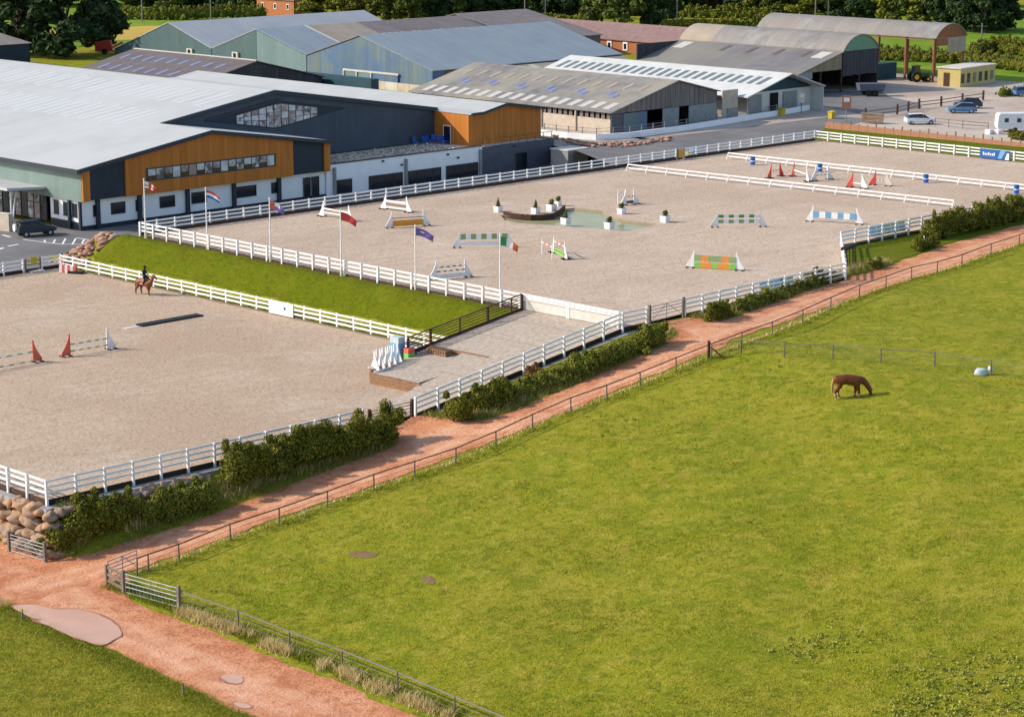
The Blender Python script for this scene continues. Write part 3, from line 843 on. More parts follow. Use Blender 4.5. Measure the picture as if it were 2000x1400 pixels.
# ------------------------------------------------------------------ buildings
def atY(x, y, Y):
    d = _f + _r * ((x - 1000) / 4400) + _u * ((700 - y) / 4400)
    return CAM + d * (Y / d.y)
def atX(x, y, X):
    d = _f + _r * ((x - 1000) / 4400) + _u * ((700 - y) / 4400)
    return CAM + d * (X / d.x)
def gable_barn(o, ax, a0, a1, ar, l0, l1, z0, ze0, ze1, zr, mats, over=.35, th=.14, front=True):
    """ax 'y': ridge along Y (a = x, l = y); ax 'x': ridge along X (a = y, l = x)"""
    P3 = (lambda a, l, z: Vector((a, l, z))) if ax == 'y' else (lambda a, l, z: Vector((l, a, z)))
    s0 = (zr - ze0) / (ar - a0); s1 = (zr - ze1) / (a1 - ar)
    e0, e1 = ze0 - s0 * over, ze1 - s1 * over
    def side(a, ze, m):
        q = [P3(a, l0, z0), P3(a, l1, z0), P3(a, l1, ze), P3(a, l0, ze)]
        nrm = P3(-.12 if a == a1 else .12, 0, 0)
        MB().extrude(q, nrm).build('wall', m, o)
    if mats.get('s0'): side(a0, ze0, mats['s0'])
    if mats.get('s1'): side(a1, ze1, mats['s1'])
    out = {}
    for key, l, dl in (('front', l0, .1), ('back', l1, -.1)):
        if mats.get(key):
            q = [P3(a0, l, z0), P3(a1, l, z0), P3(a1, l, ze1 - .1), P3(ar, l, zr - .1), P3(a0, l, ze0 - .1)]
            out[key] = MB().extrude(q, P3(0, dl, 0)).build('gable', mats[key], o)
    def slope(pa, za, pb, zb, m, nm='roof_slope'):
        q = [P3(pa, l0 - over, za), P3(pb, l0 - over, zb), P3(pb, l1 + over, zb), P3(pa, l1 + over, za)]
        if ax == 'x': q = q[::-1]
        return MB().slab([v + Vector((0, 0, th)) for v in q], th).build(nm, m, o)
    out['r0'] = slope(a0 - over, e0, ar, zr, mats['r0'])
    out['r1'] = slope(ar, zr, a1 + over, e1, mats['r1'])
    def on(sideno, a, l, dz=0):
        z = (ze0 + s0 * (a - a0)) if sideno == 0 else (ze1 + s1 * (a1 - a))
        return P3(a, l, z + th + dz)
    out['on'] = on
    return out
def roof_lights(parent, on, side, rows, m, name='skylight', flip=False):
    """rows: (a0, a1, l0, l1, n, width) skylights in a row"""
    for a0, a1, l0, l1, n, wd in rows:
        for i in range(n):
            l = l0 + (l1 - l0) * (i + .5) / n
            q = [on(side, a0, l - wd / 2, .05), on(side, a1, l - wd / 2, .05), on(side, a1, l + wd / 2, .05), on(side, a0, l + wd / 2, .05)]
            if flip: q = q[::-1]
            MB().slab(q, .045).build(name, m, parent)
def window_y(o, x0, x1, z0, z1, Y, n=1, glass='dark_glass', fr=.09, name='window'):
    """window in a wall that faces -Y"""
    w_ = MB().box(x0, x1, Y - .05, Y + .02, z0, z1).build(name, glass, o)
    f = MB()
    f.box(x0 - fr, x1 + fr, Y - .1, Y + .01, z1, z1 + fr); f.box(x0 - fr, x1 + fr, Y - .1, Y + .01, z0 - fr, z0)
    f.box(x0 - fr, x0, Y - .1, Y + .01, z0, z1); f.box(x1, x1 + fr, Y - .1, Y + .01, z0, z1)
    f.build('frame', 'frame', w_)
    for i in range(1, n):
        x = x0 + (x1 - x0) * i / n
        MB().box(x - .04, x + .04, Y - .09, Y - .05, z0, z1).build('mullion', 'frame', w_)
    return w_

# ---- the riding hall with its timber-clad front
o = root('riding_hall', (136, 201, .3), 'large white-roofed riding hall with larch-clad gable front and white lower walls', 'building')
ZB = .35
SL = .1526
zf = lambda x: 9.42 - SL * abs(x - 153.1)
zh = lambda x: 12.0 - (SL * (170 - x) if x < 170 else .155 * (x - 170))
r = MB().slab([(135.3, 200.3, zf(135.3) + .2), (153.1, 200.3, 9.62), (153.1, 210, 9.62), (135.3, 210, zf(135.3) + .2)], .2).build('roof_slope', 'white_roof', o)
r = MB().slab([(153.1, 200.3, 9.62), (170.9, 200.3, zf(170.9) + .2), (170.9, 210, zf(170.9) + .2), (153.1, 210, 9.62)], .2).build('roof_slope', 'white_roof', o)
big = MB().slab([(135.3, 210.0, zh(135.3) + .2), (170, 210.0, 12.2), (170, 300, 12.2), (135.3, 300, zh(135.3) + .2)], .2).build('roof_slope', 'white_roof', o)
rs2 = MB().slab([(170, 210.0, 12.2), (196.4, 210.0, zh(196.4) + .2), (196.4, 300, zh(196.4) + .2), (170, 300, 12.2)], .2).build('roof_slope', 'white_roof', o)
MB().slab([(153.1, 209.6, zh(153.1) + .24), (170, 209.6, 12.24), (170, 209.98, 12.24), (153.1, 209.98, zh(153.1) + .24)], .5).build('fascia', 'fascia', o)
MB().slab([(170, 209.6, 12.24), (196.3, 209.6, zh(196.3) + .24), (196.3, 209.98, zh(196.3) + .24), (170, 209.98, 12.24)], .5).build('fascia', 'fascia', o)
MB().slab([(135.2, 200.05, zf(135.2) + .24), (153.1, 200.05, 9.66), (153.1, 200.28, 9.66), (135.2, 200.28, zf(135.2) + .24)], .42).build('fascia', 'fascia', o)
MB().slab([(153.1, 200.05, 9.66), (171.0, 200.05, zf(171) + .24), (171.0, 200.28, zf(171) + .24), (153.1, 200.28, 9.66)], .42).build('fascia', 'fascia', o)
MB().box(135.1, 135.28, 200.2, 300, zh(135.3) - .25, zh(135.3) + .2).build('gutter', 'fascia', o)
# roof lights of the big slope: three rows of paired strips
onh = lambda x, y, dz: Vector((x, y, zh(x) + .2 + dz))
for xa, xb, ya, yb, n in ((161.0, 166.5, 213, 287, 20), (151.0, 157.0, 215, 275, 17), (142, 147, 222, 262, 0)):
    for i in range(n):
        y = ya + (yb - ya) * i / n
        for dy in (0, 1.5):
            MB().slab([onh(xa + dy * .4, y + dy, .015), onh(xb + dy * .4, y + dy, .015), onh(xb + dy * .4, y + dy + .75, .015), onh(xa + dy * .4, y + dy + .75, .015)], .012).build('roof_light', 'hall_light', big)
# front cladding, each bay its own panel
def clad(x0, x1, zb, m, Y0=200.55, Y1=200.85, top=zf, drop=.05):
    xs_ = [x0] + ([153.1] if x0 < 153.1 < x1 else []) + [x1]
    pts = [(x0, Y0, zb), (x1, Y0, zb)] + [(x, Y0, top(x) - drop) for x in reversed(xs_)]
    return MB().extrude(pts, (0, Y1 - Y0, 0)).build('cladding', m, o)
clad(136.0, 136.9, 3.35, 'larch')
clad(136.92, 141.5, 3.4, 'navy_clad', 200.75, 201.0)
clad(141.52, 164.9, 3.35, 'larch')
clad(164.92, 169.6, 3.4, 'navy_clad', 200.75, 201.0)
clad(169.62, 170.5, 3.35, 'larch')
MB().box(169.9, 170.5, 200.86, 210, 3.35, zf(170.5) - .05).build('cladding', 'larch_side', o)
# strip window of eight panes
f = MB().box(144.2, 162.3, 200.5, 200.54, 4.75, 6.2).build('window', 'frame', o)
for i in range(16):
    x0 = 144.4 + i * 1.106
    MB().box(x0 + .05, x0 + 1.02, 200.46, 200.495, 4.9 if i % 2 else 5.35, 6.06).build('pane', 'glow_tinted_glass' if i % 3 else 'sky_tinted_glass', f)
    if i % 2 == 0: MB().box(x0 + .05, x0 + 1.02, 200.46, 200.495, 4.9, 5.3).build('pane', 'dark_glass', f)
# white lower storey, plinth, dark columns and windows
MB().box(136.3, 170.4, 201.5, 201.8, .6, 3.4).build('wall', 'white_render', o)
MB().box(136.25, 170.45, 201.45, 201.85, ZB - .4, .6).build('plinth', 'navy_clad', o)
for px in (190, 272, 366, 457, 545):
    x = atY(px, 400, 201.4).x
    MB().box(x - .22, x + .22, 201.15, 201.48, ZB - .3, 3.38).build('column', 'fascia', o)
for x0, x1, ya, yb in ((218, 243, 402, 420), (313, 340, 388, 408), (375, 402, 380, 398), (461, 499, 369, 388), (531, 547, 365, 383), (183, 191, 405, 425), (266, 276, 394, 414)):
    a, b = atY(x0, (ya + yb) / 2, 201.5), atY(x1, (ya + yb) / 2, 201.5)
    window_y(o, a.x, b.x, 1.55, 2.65, 201.5)
for x0, x1 in ((593, 604), (609, 621)):
    a, b = atY(x0, 370, 201.5), atY(x1, 370, 201.5)
    window_y(o, a.x, b.x, .5, 2.75, 201.44, name='door')
# left side: green cladding, white lower wall, glazed entrance under a canopy
MB().box(136.0, 136.3, 200.9, 300, 3.3, zh(136) - .02).build('cladding', 'green_clad', o)
MB().box(136.35, 136.6, 201.6, 207.4, .95, 3.3).build('wall', 'white_render', o)
MB().box(136.3, 136.65, 201.55, 207.4, ZB - .4, .95).build('plinth', 'navy_clad', o)
for y in (202.3, 204.0, 205.8):
    wn_ = MB().box(136.28, 136.34, y, y + .9, 1.5, 2.9).build('window', 'dark_glass', o)
    MB().box(136.24, 136.27, y - .08, y + .98, 1.42, 1.5).build('frame', 'frame', wn_)
    MB().box(136.24, 136.27, y - .08, y + .98, 2.9, 2.98).build('frame', 'frame', wn_)
for y in (203.5, 201.5):
    MB().box(136.0, 136.28, y - .15, y + .15, ZB - .3, 3.3).build('column', 'fascia', o)
MB().box(136.9, 137.2, 207.4, 300, ZB, 3.3).build('wall', 'navy_clad', o)
for i in range(9):
    y = 208.4 + i * 1.25
    pn = MB().box(136.5, 136.56, y + .06, y + 1.19, .45, 3.2).build('pane', 'glow_tinted_glass' if i % 3 else 'dark_glass', o)
    MB().box(136.44, 136.6, y - .05, y + .05, .4, 3.25).build('mullion', 'frame', o)
MB().box(136.44, 136.6, 208.3, 219.6, 2.2, 2.3).build('transom', 'frame', o)
cp = MB().slab([(130.6, 206.8, 4.75), (136.0, 207.6, 4.3), (136.0, 224, 4.3), (130.6, 224, 4.75)], .3).build('canopy', 'white_roof', o)
MB().slab([(130.7, 206.9, 4.44), (135.9, 207.7, 3.99), (135.9, 224, 3.99), (130.7, 224, 4.44)], .06).build('soffit', 'fascia', cp)
for y in (209.2, 215.5, 221.5):
    MB().tube((132.6, y, .2), (132.0, y - .8, 4.25), .12, .1, 8).build('support', 'white_paint', o)
    MB().tube((132.6, y, .2), (133.6, y + .6, 4.1), .1, .09, 8).build('support', 'white_paint', o)
# hall gable wall with the diamond window
xs_ = [153.2, 170, 196.2]
MB().extrude([(153.2, 209.98, 3.9), (196.2, 209.98, 3.9), (196.2, 209.98, zh(196.2) - .2), (170, 209.98, 11.75), (153.2, 209.98, zh(153.2) - .2)], (0, .3, 0)).build('cladding', 'slate_clad', o)
dm = [atY(401, 238, 209.95), atY(543, 197, 209.95), atY(680, 211, 209.95), atY(538, 252, 209.95)]
MB().extrude([(p.x, 209.95, p.z) for p in (dm[0], dm[3], dm[2], dm[1])], (0, .02, 0)).build('recess', 'navy_clad', o)
MB().extrude([(p.x, 209.8 if i < 2 else 209.8, p.z) for i, p in enumerate((dm[0] + Vector((0, 0, .25)), dm[0] + Vector((0, 0, .02)), dm[1] + Vector((0, 0, .02)), dm[1] + Vector((0, 0, .25))))], (0, .14, 0)).build('hood', 'fascia', o)
def dia(x):
    tx, tz = [p.x for p in (dm[0], dm[1], dm[2])], [p.z for p in (dm[0], dm[1], dm[2])]
    bx, bz = [p.x for p in (dm[0], dm[3], dm[2])], [p.z for p in (dm[0], dm[3], dm[2])]
    return float(np.interp(x, bx, bz)), float(np.interp(x, tx, tz))
xa, xb = atY(461, 220, 209.9).x, atY(620, 220, 209.9).x
dw = MB().extrude([(xa, 209.92, dia(xa)[0] + .05), (dm[3].x, 209.92, dm[3].z + .08), (xb, 209.92, dia(xb)[0] + .05), (xb, 209.92, dia(xb)[1] - .25), (dm[1].x, 209.92, dm[1].z - .25), (xa, 209.92, dia(xa)[1] - .25)], (0, .02, 0)).build('diamond_window', 'frame', o)
NP = 11
for i in range(NP):
    x0 = xa + (xb - xa) * i / NP + .07; x1 = xa + (xb - xa) * (i + 1) / NP - .07
    l0, t0 = dia(x0); l1, t1 = dia(x1)
    for k in range(3):
        q = []
        for x, l, t in ((x0, l0, t0), (x1, l1, t1)):
            l += .12; t -= .32
            q.append((x, 209.88, l + (t - l) * k / 3 + .03)); q.append((x, 209.88, l + (t - l) * (k + 1) / 3 - .03))
        MB().extrude([q[0], q[2], q[3], q[1]], (0, .03, 0)).build('pane', random.choice(('glow_tinted_glass', 'sky_tinted_glass', 'glow_tinted_glass')), dw)
# terrace block
MB().box(170.5, 195.8, 201.3, 201.6, ZB - .4, 4.0).build('wall', 'white_render', o)
MB().box(195.82, 209.0, 201.3, 201.6, ZB - .4, 3.85).build('wall', 'grey_block', o)
MB().box(208.7, 209.0, 201.6, 212, ZB - .4, 3.85).build('wall', 'grey_block', o)
MB().box(170.5, 208.7, 201.6, 210, 3.5, 3.75).build('terrace_deck', 'pale_concrete', o)
MB().box(170.5, 195.9, 201.2, 201.75, 4.0, 4.08).build('coping', 'frame', o)
MB().box(195.6, 195.9, 201.18, 201.28, ZB, 3.98).build('trim', 'white_paint', o)
for x0, x1, ya, yb, n in ((658, 686, 352, 376, 1), (721, 785, 342, 365, 4), (798, 860, 332, 355, 4), (872, 932, 322, 345, 4)):
    a, b = atY(x0, ya, 201.3), atY(x1, yb, 201.3)
    window_y(o, a.x, b.x, (b.z + a.z) / 2 - .75, (b.z + a.z) / 2 + .75, 201.3, n)
for px in (652, 792, 937):
    x = atY(px, 340, 201.3).x
    MB().box(x - .18, x + .18, 201.05, 201.28, ZB, 3.6).build('column', 'concrete', o)
a = atY(1018, 318, 201.3)
window_y(o, a.x - .9, a.x + .9, .5, 2.5, 201.28, name='door')
for px, py in ((748, 315), (785, 322), (875, 302), (895, 308), (1005, 285)):
    a = atY(px, py, 201.2)
    MB().box(a.x - .15, a.x + .15, 201.1, 201.28, a.z - .1, a.z + .1).build('lamp', 'fascia', o)
# larch bay and its roof
MB().extrude([(196.2, 203.7, 3.76), (209.0, 203.7, 3.76), (209.0, 203.7, 7.55), (202.2, 203.7, 8.5), (198, 203.7, 7.75), (196.2, 203.7, 7.7)], (0, .25, 0)).build('cladding', 'larch', o)
MB().box(196.0, 196.18, 203.7, 209.96, 3.76, 7.75).build('cladding', 'larch_side', o)
MB().box(208.8, 209.0, 203.96, 268, 3.76, 7.5).build('cladding', 'larch_side', o)
MB().slab([(195.9, 203.2, 7.85), (198.1, 203.2, 7.95), (198.1, 267.5, 8.05), (195.9, 267.5, 8.05)], .12).build('roof_slope', 'white_roof', o)
MB().slab([(198.1, 203.2, 7.95), (202.2, 203.2, 8.75), (202.2, 267.5, 8.75), (198.1, 267.5, 8.05)], .12).build('roof_slope', 'white_roof', o)
MB().slab([(202.2, 203.2, 8.75), (209.4, 203.2, 7.65), (209.4, 267.5, 7.65), (202.2, 267.5, 8.75)], .12).build('roof_slope', 'white_roof', o)
MB().slab([(196.0, 203.0, 7.95), (198.1, 203.0, 7.98), (198.1, 203.18, 7.98), (196.0, 203.18, 7.95)], .3).slab([(198.1, 203.0, 7.98), (202.2, 203.0, 8.78), (202.2, 203.18, 8.78), (198.1, 203.18, 7.98)], .3).slab(
    [(202.2, 203.0, 8.78), (209.5, 203.0, 7.68), (209.5, 203.18, 7.68), (202.2, 203.18, 8.78)], .3).build('fascia', 'fascia', o)
d = MB().box(195.94, 195.99, 207.0, 208.2, 3.76, 5.9).build('door', 'dark_glass', o)
MB().box(195.9, 195.93, 206.9, 207.0, 3.76, 6.0).box(195.9, 195.93, 208.2, 208.3, 3.76, 6.0).box(195.9, 195.93, 206.9, 208.3, 6.0, 6.12).build('frame', 'white_paint', d)
for x in np.arange(196.6, 208.8, 1.5):
    MB().box(x - .03, x + .03, 201.36, 201.42, 3.86, 4.75).build('baluster', 'rust', o)
MB().box(196.5, 208.8, 201.35, 201.43, 4.75, 4.81).build('handrail', 'rust', o)
# cobble edge on the terrace: stones far too many to count
rng = np.random.default_rng(11)
def stone_field(n, fx, size, seed):
    rg = np.random.default_rng(seed); V = []
    for i in range(n):
        c = np.array(fx(rg)); sz = size * rg.uniform(.6, 1.3)
        q = rg.normal(size=(6, 3)) * .12 + np.array([[1, 0, 0], [-1, 0, 0], [0, 1, 0], [0, -1, 0], [0, 0, .8], [0, 0, -.8]])
        p = c + q * sz
        for a_, b_, c_ in ((0, 2, 4), (2, 1, 4), (1, 3, 4), (3, 0, 4), (2, 0, 5), (1, 2, 5), (3, 1, 5), (0, 3, 5)):
            V += [p[a_], p[b_], p[c_]]
    return V
cob = bpy.data.objects.new('cobbles', np_mesh('cobbles', stone_field(900, lambda g: (g.uniform(171, 193.5), g.uniform(202.0, 208.6), 3.78 + g.uniform(0, .12)), .24, 4), 3, ['cobble']))
COL.objects.link(cob); tag(cob, 'loose pale cobbles spread on the terrace roof of the hall', 'cobbles', kind='stuff')
# blue chairs on the terrace
def chair():
    c = root('terrace_chair', (0, 0, 0), '', 'chair', 'blue chairs on the hall terrace', local=True)
    MB().box(-.3, .3, -.3, .3, .4, .48).build('seat', 'blue', c)
    MB().hexa([(-.3, .24, .48), (.3, .24, .48), (.3, .3, .48), (-.3, .3, .48), (-.28, .34, 1.05), (.28, .34, 1.05), (.28, .4, 1.05), (-.28, .4, 1.05)]).build('backrest', 'blue', c)
    for x in (-.25, .25):
        for y in (-.25, .25):
            MB().box(x - .03, x + .03, y - .03, y + .03, 0, .4).build('leg', 'blue', c)
    return c
ch0 = None
for i, (px, lb) in enumerate(((790, 'leftmost'), (821, 'second from left'), (834, 'third from left'), (846, 'fourth from left'), (870, 'fifth, beside the bay door'), (897, 'rightmost'))):
    c = chair() if ch0 is None else copy_tree(ch0)
    ch0 = ch0 or c
    p = at(px, 281 - i * .4, 3.76)
    c.location = (min(p.x, 195.2), max(min(p.y, 209.2), 202.4), 3.76); c.rotation_euler = (0, 0, random.uniform(-.8, 2))
    c['label'] = 'blue plastic chair on the hall terrace, ' + lb

# ---- farm buildings
o = root('cattle_shed', (205, 274.5, 3), 'low shed with dark slate-grey roof and bluish roof lights behind the white roof', 'barn')
g = gable_barn(o, 'y', 205, 232, 218.7, 274.5, 306, 2.9, 5.4, 5.4, 8.6, dict(s0='old_boards', s1='old_boards', front='dark_boards', back='dark_boards', r0='dark_slate', r1='dark_slate'))
roof_lights(g['r0'], g['on'], 0, [(209, 211.2, 276, 304, 9, .9), (214, 216, 277, 305, 9, .9)], 'blue_light')
MB().bar((218.7, 274.2, 8.8), (218.7, 306, 8.8), .5, .14).build('ridge_cap', 'pale_light', o)
MB().box(233, 234.6, 264, 282, 3, 5.6).build('side_store', 'deep_teal', o)
o = root('portal_barn', (247, 265, 3), 'wide barn with patchy blue gable and blue-grey roof', 'barn')
g = gable_barn(o, 'x', 265, 296.2, 282.5, 247, 292, 2.9, 5.9, 6.6, 10.6, dict(front='patchy_blue', back='patchy_blue', r0='blue_roof', r1='weathered_roof_x'), over=.15)
MB().box(247.2, 250, 265.05, 265.3, 2.9, 5.8).build('wall', 'patchy_blue', o)
MB().box(250, 292, 268.5, 268.8, 2.9, 5.8).build('wall', 'black_void', o)  # black sheet painted as the shade of the open bay under the eave
MB().box(249.9, 256, 264.8, 265.0, 4.9, 5.75).build('lintel', 'rust', o)
for x in (250, 256, 262, 270, 278, 286): MB().box(x - .15, x + .15, 265.0, 265.3, 2.9, 5.7).build('column', 'steel', o)
lt = MB().slab([(256, 261.5, 5.0), (291.5, 261.5, 5.0), (291.5, 264.7, 5.75), (256, 264.7, 5.75)], .12).build('lean_to_roof', 'pale_weathered', o)
for x in (268, 277, 285): MB().slab([(x, 261.8, 5.13), (x + 1.2, 261.8, 5.13), (x + 1.2, 264.2, 5.68), (x, 264.2, 5.68)], .04).build('skylight', 'pale_light', lt)
dr = MB().box(246.6, 246.8, 272.8, 286.5, 4.7, 5.0).build('door_track', 'pale_concrete', o)
MB().box(246.7, 246.9, 279.5, 286.2, 3.0, 4.7).build('sliding_door', 'pale_teal', o)
MB().box(246.7, 246.85, 273.0, 279.3, 3.0, 4.7).build('doorway', 'patchy_blue', o)
for y in (286.3, 283, 279.4): MB().box(246.5, 246.69, y - .1, y + .1, 3.0, 4.7).build('door_stile', 'pale_concrete', o)
o = root('portal_barn', (247, 296.4, 3), 'middle green barn with pale teal gable and three-tone roof', 'barn')
g = gable_barn(o, 'x', 296.4, 322.4, 309.8, 247, 258, 2.9, 6.6, 6.2, 10.2, dict(r0='blue_roof', r1='grey_roof'), over=.0)
MB().extrude([(247, 296.4, 2.9), (247, 309.7, 2.9), (247, 309.7, 10.08), (247, 296.4, 6.5)], (.1, 0, 0)).build('gable', 'pale_teal', o)
MB().extrude([(247, 309.8, 2.9), (247, 322.4, 2.9), (247, 322.4, 6.1), (247, 309.8, 10.1)], (.1, 0, 0)).build('gable', 'teal_clad', o)
for xa_, xb_, m in ((258.1, 270, 'pale_weathered'), (270.1, 296, 'weathered_roof_x')):
    q = [(xa_, 296.4, 6.74), (xb_, 296.4, 6.74), (xb_, 309.8, 10.34), (xa_, 309.8, 10.34)]
    rr = MB().slab(q, .14).build('roof_slope', m, o)
    MB().slab([(xb_, 322.4, 6.34), (xa_, 322.4, 6.34), (xa_, 309.8, 10.34), (xb_, 309.8, 10.34)], .14).build('roof_slope', 'weathered_roof_x', o)
for x in (270.5, 272, 273.4, 274.8, 277.8, 279.2, 283, 284.6, 288.5, 290):
    MB().slab([(x, 300.6, 7.93), (x + .9, 300.6, 7.93), (x + .9, 303.4, 8.68), (x, 303.4, 8.68)], .045).build('skylight', 'roof_light', rr)
MB().slab([(257.9, 296.4, 6.82), (258.3, 296.4, 6.82), (258.3, 309.8, 10.42), (257.9, 309.8, 10.42)], .06).build('verge_trim', 'pale_light', o)
MB().extrude([(296, 296.4, 2.9), (296, 322.4, 2.9), (296, 322.4, 6.2), (296, 309.8, 10.1), (296, 296.4, 6.5)], (-.1, 0, 0)).build('gable', 'old_boards', o)
o = root('portal_barn', (247, 322.5, 3), 'farthest green barn with dull teal gable and light grey roof', 'barn')
g = gable_barn(o, 'x', 322.6, 352, 335, 247, 294, 2.9, 6.2, 4.4, 10.1, dict(front='teal_clad', back='teal_clad', s1='teal_clad', r0='grey_roof', r1='grey_roof'), over=.1)
for px, py in ((371, 103), (460, 110)):
    p = atX(px, py, 246.8)
    v = MB().box(246.6, 246.95, p.y - .8, p.y + .8, p.z - .7, p.z + .7).build('vent', 'pale_light', o)
    MB().box(246.5, 246.59, p.y - .3, p.y + .3, p.z - .5, p.z + .5).build('fan', 'black_void', v)
o = root('brown_shed', (297, 296, 3), 'shed with faded brown roof behind the blue-grey barn', 'barn')
gable_barn(o, 'x', 292, 328, 312, 297, atY(1026, 36, 312).x, 2.9, 6.6, 6.6, 10.4, dict(front='old_boards', s0='old_boards', back='old_boards', r0='weathered_roof_x', r1='weathered_roof_x'))
o = root('blue_shed', (217, 346, 3), 'navy blue shed with grey hipped roof at the left edge', 'shed')
MB().box(210, 224.6, 346, 346.3, 2.9, 7.1).build('wall', 'navy_clad', o)
MB().box(224.3, 224.6, 346.3, 358, 2.9, 7.1).build('wall', 'navy_clad', o)
MB().box(209.8, 210, 346, 358, 2.9, 7.1).build('wall', 'navy_clad', o)
MB().hexa([(209.6, 345.6, 7.1), (225, 345.6, 7.1), (225, 358.4, 7.1), (209.6, 358.4, 7.1), (213, 351.5, 9.6), (219.5, 351.5, 9.6), (219.5, 352.5, 9.6), (213, 352.5, 9.6)]).build('roof', 'pale_weathered', o)
wn_ = MB().box(211, 212.4, 345.9, 345.98, 4.4, 5.4).build('window', 'sky_tinted_glass', o)
# weathered livestock barn beside the road
o = root('livestock_barn', (222.3, 203.5, 3), 'weathered barn with lichen-grey roof, white roof-light row and boarded gable', 'barn')
g = gable_barn(o, 'y', 222.3, 244.2, 235.6, 203.5, 243, 2.95, 6.0, 7.3, 9.3, dict(s1='old_boards', back='old_boards', r0='weathered_roof', r1='weathered_roof'), over=.4)
roof_lights(g['r0'], g['on'], 0, [(222.9, 225.2, 204, 242, 17, 1.15)], 'pale_light')
roof_lights(g['r0'], g['on'], 0, [(226.9, 228.4, 205, 240, 6, .9), (227.8, 229.3, 206.4, 241.4, 6, .7)], 'blue_light')
roof_lights(g['r0'], g['on'], 0, [(230.4, 232.6, 204.5, 242, 13, .8)], 'pale_weathered')
MB().box(222.3, 222.5, 203.7, 243, 2.95, 5.0).build('wall', 'cream_block', o)
for y in np.arange(203.8, 242, 1.0): MB().box(222.38, 222.44, y, y + .62, 5.02, 5.95).build('slat', 'old_boards', o)
MB().box(222.6, 222.7, 203.7, 243, 5.0, 5.9).build('shade_backing', 'black_void', o)  # black sheet that paints the shade between the slats
for y in (210, 216.5, 223, 229.5): MB().box(222.1, 222.29, y - .1, y + .1, 2.95, 6.0).build('column', 'cream_block', o)
zg = lambda x: 6.0 + (x - 222.3) * (3.3 / 13.3) if x < 235.6 else 7.3 + (244.2 - x) * (2.0 / 8.6)
x = 222.3
while x < 244.0:
    x2 = min(x + .98, 244.2)
    top = [(x2, 203.5, zg(x2) - .05)] + ([(235.6, 203.5, 9.25)] if x < 235.6 < x2 else []) + [(x, 203.5, zg(x) - .05)]
    MB().extrude([(x, 203.5, 5.75), (x2 - .05, 203.5, 5.75)] + [(min(a, x2 - .05), b, c) for a, b, c in top], (0, .08 + random.uniform(0, .05), 0)).build('board', 'old_boards', o)
    x += 1.0
for x0, x1, m, z1, dy in ((222.35, 224.6, 'grey_block', 5.7, 0), (224.65, 229.4, 'patchy_blue', 5.65, -.08), (232.6, 236.0, 'steel', 5.7, -.08), (238.2, 244.1, 'steel', 5.7, 0)):
    MB().box(x0, x1, 203.5 + dy, 203.6 + dy, 2.95, z1).build('panel', m, o)
MB().box(229.4, 232.6, 206.6, 206.8, 2.95, 4.7).build('inner_wall', 'cream_block', o)
MB().box(222.6, 244, 210, 210.2, 2.95, 5.9).build('shade_backing', 'black_void', o)  # black sheet painting the dark interior behind the gable opening
# white-roofed shed behind it
o = root('livestock_barn', (250, 203.5, 3), 'barn with bright white roof, dark roof-light row and teal gable', 'barn')
g = gable_barn(o, 'y', 249.4, 267.0, 259.3, 202.2, 246, 2.95, 6.1, 6.5, 8.75, dict(s1='white_sheet', back='white_sheet', r0='white_sheet', r1='white_sheet'), over=.2)
roof_lights(g['r0'], g['on'], 0, [(254.0, 257.0, 203.4, 245, 24, .8)], 'dark_light')
MB().extrude([(252.2, 204.4, 6.35), (266.8, 204.4, 6.35), (259.3, 204.4, 8.6)], (0, .1, 0)).build('gable', 'deep_teal', o)
MB().box(252.2, 266.8, 204.45, 204.6, 2.95, 6.33).build('wall', 'white_sheet', o)
MB().box(252.1, 252.3, 204.6, 246, 2.95, 6.3).build('wall', 'steel', o)
for x0, x1, m in ((252.3, 255.2, 'steel'), (257.2, 259.0, 'black_void'), (260.2, 263.4, 'steel')):
    MB().box(x0, x1, 204.3, 204.4, 2.96, 6.0).build('sliding_door', m, o)  # the near-black panel is an open doorway's shade put into colour
MB().box(246.0, 249.4, 204.0, 204.12, 2.96, 7.2).build('screen', 'cream_block', o)
MB().box(247.0, 249.2, 203.86, 203.96, 2.96, 4.6).build('yard_gate', 'steel', o)
# Dutch barns with arched roofs
def arch(o, x0, x1, y0, y1, zs, zt_, m, th=.12, split=None, n=10):
    c, hw, h = (x0 + x1) / 2, (x1 - x0) / 2, zt_ - zs
    rad = (hw * hw + h * h) / (2 * h); zc = zt_ - rad; a0 = math.asin(hw / rad)
    P_ = [(c + rad * math.sin(t), zc + rad * math.cos(t)) for t in np.linspace(-a0, a0, n + 1)]
    segs = [(y0, y1, m)] if split is None else [(y0, split[0] - .02, m), (split[0], y1, split[1])]
    for ya, yb, mm in segs:
        s = MB()
        for (xa_, za), (xb_, zb) in zip(P_[:-1], P_[1:]):
            s.slab([(xa_, ya, za + th), (xb_, ya, zb + th), (xb_, yb, zb + th), (xa_, yb, za + th)], th)
        s.build('arched_roof', mm, o)
    return P_
o = root('dutch_barn', (290, 216, 3), 'Dutch barn with green arched end, black boards and a wide lean-to', 'barn')
P_ = arch(o, 289.8, 299.4, 215.8, 250, 9.4, 11.8, 'curved_roof', split=(243, 'pale_weathered'))
MB().extrude([(x, 216.0, z) for x, z in reversed(P_)], (0, .1, 0)).build('arch_panel', 'arch_green', o)
x = 290.0
while x < 299.2:
    MB().box(x, min(x + .84, 299.3), 216.0, 216.08, 5.5 + random.uniform(-.06, .06), 9.38).build('board', 'dark_boards', o); x += .9
lr = MB().slab([(278.4, 215.7, 6.6), (289.8, 215.7, 9.4), (289.8, 250, 9.4), (278.4, 250, 6.6)], .12).build('lean_to_roof', 'grey_sheet', o)
onl = lambda s_, a, l, dz: Vector((a, l, 6.6 + (a - 278.4) * .2456 + dz))
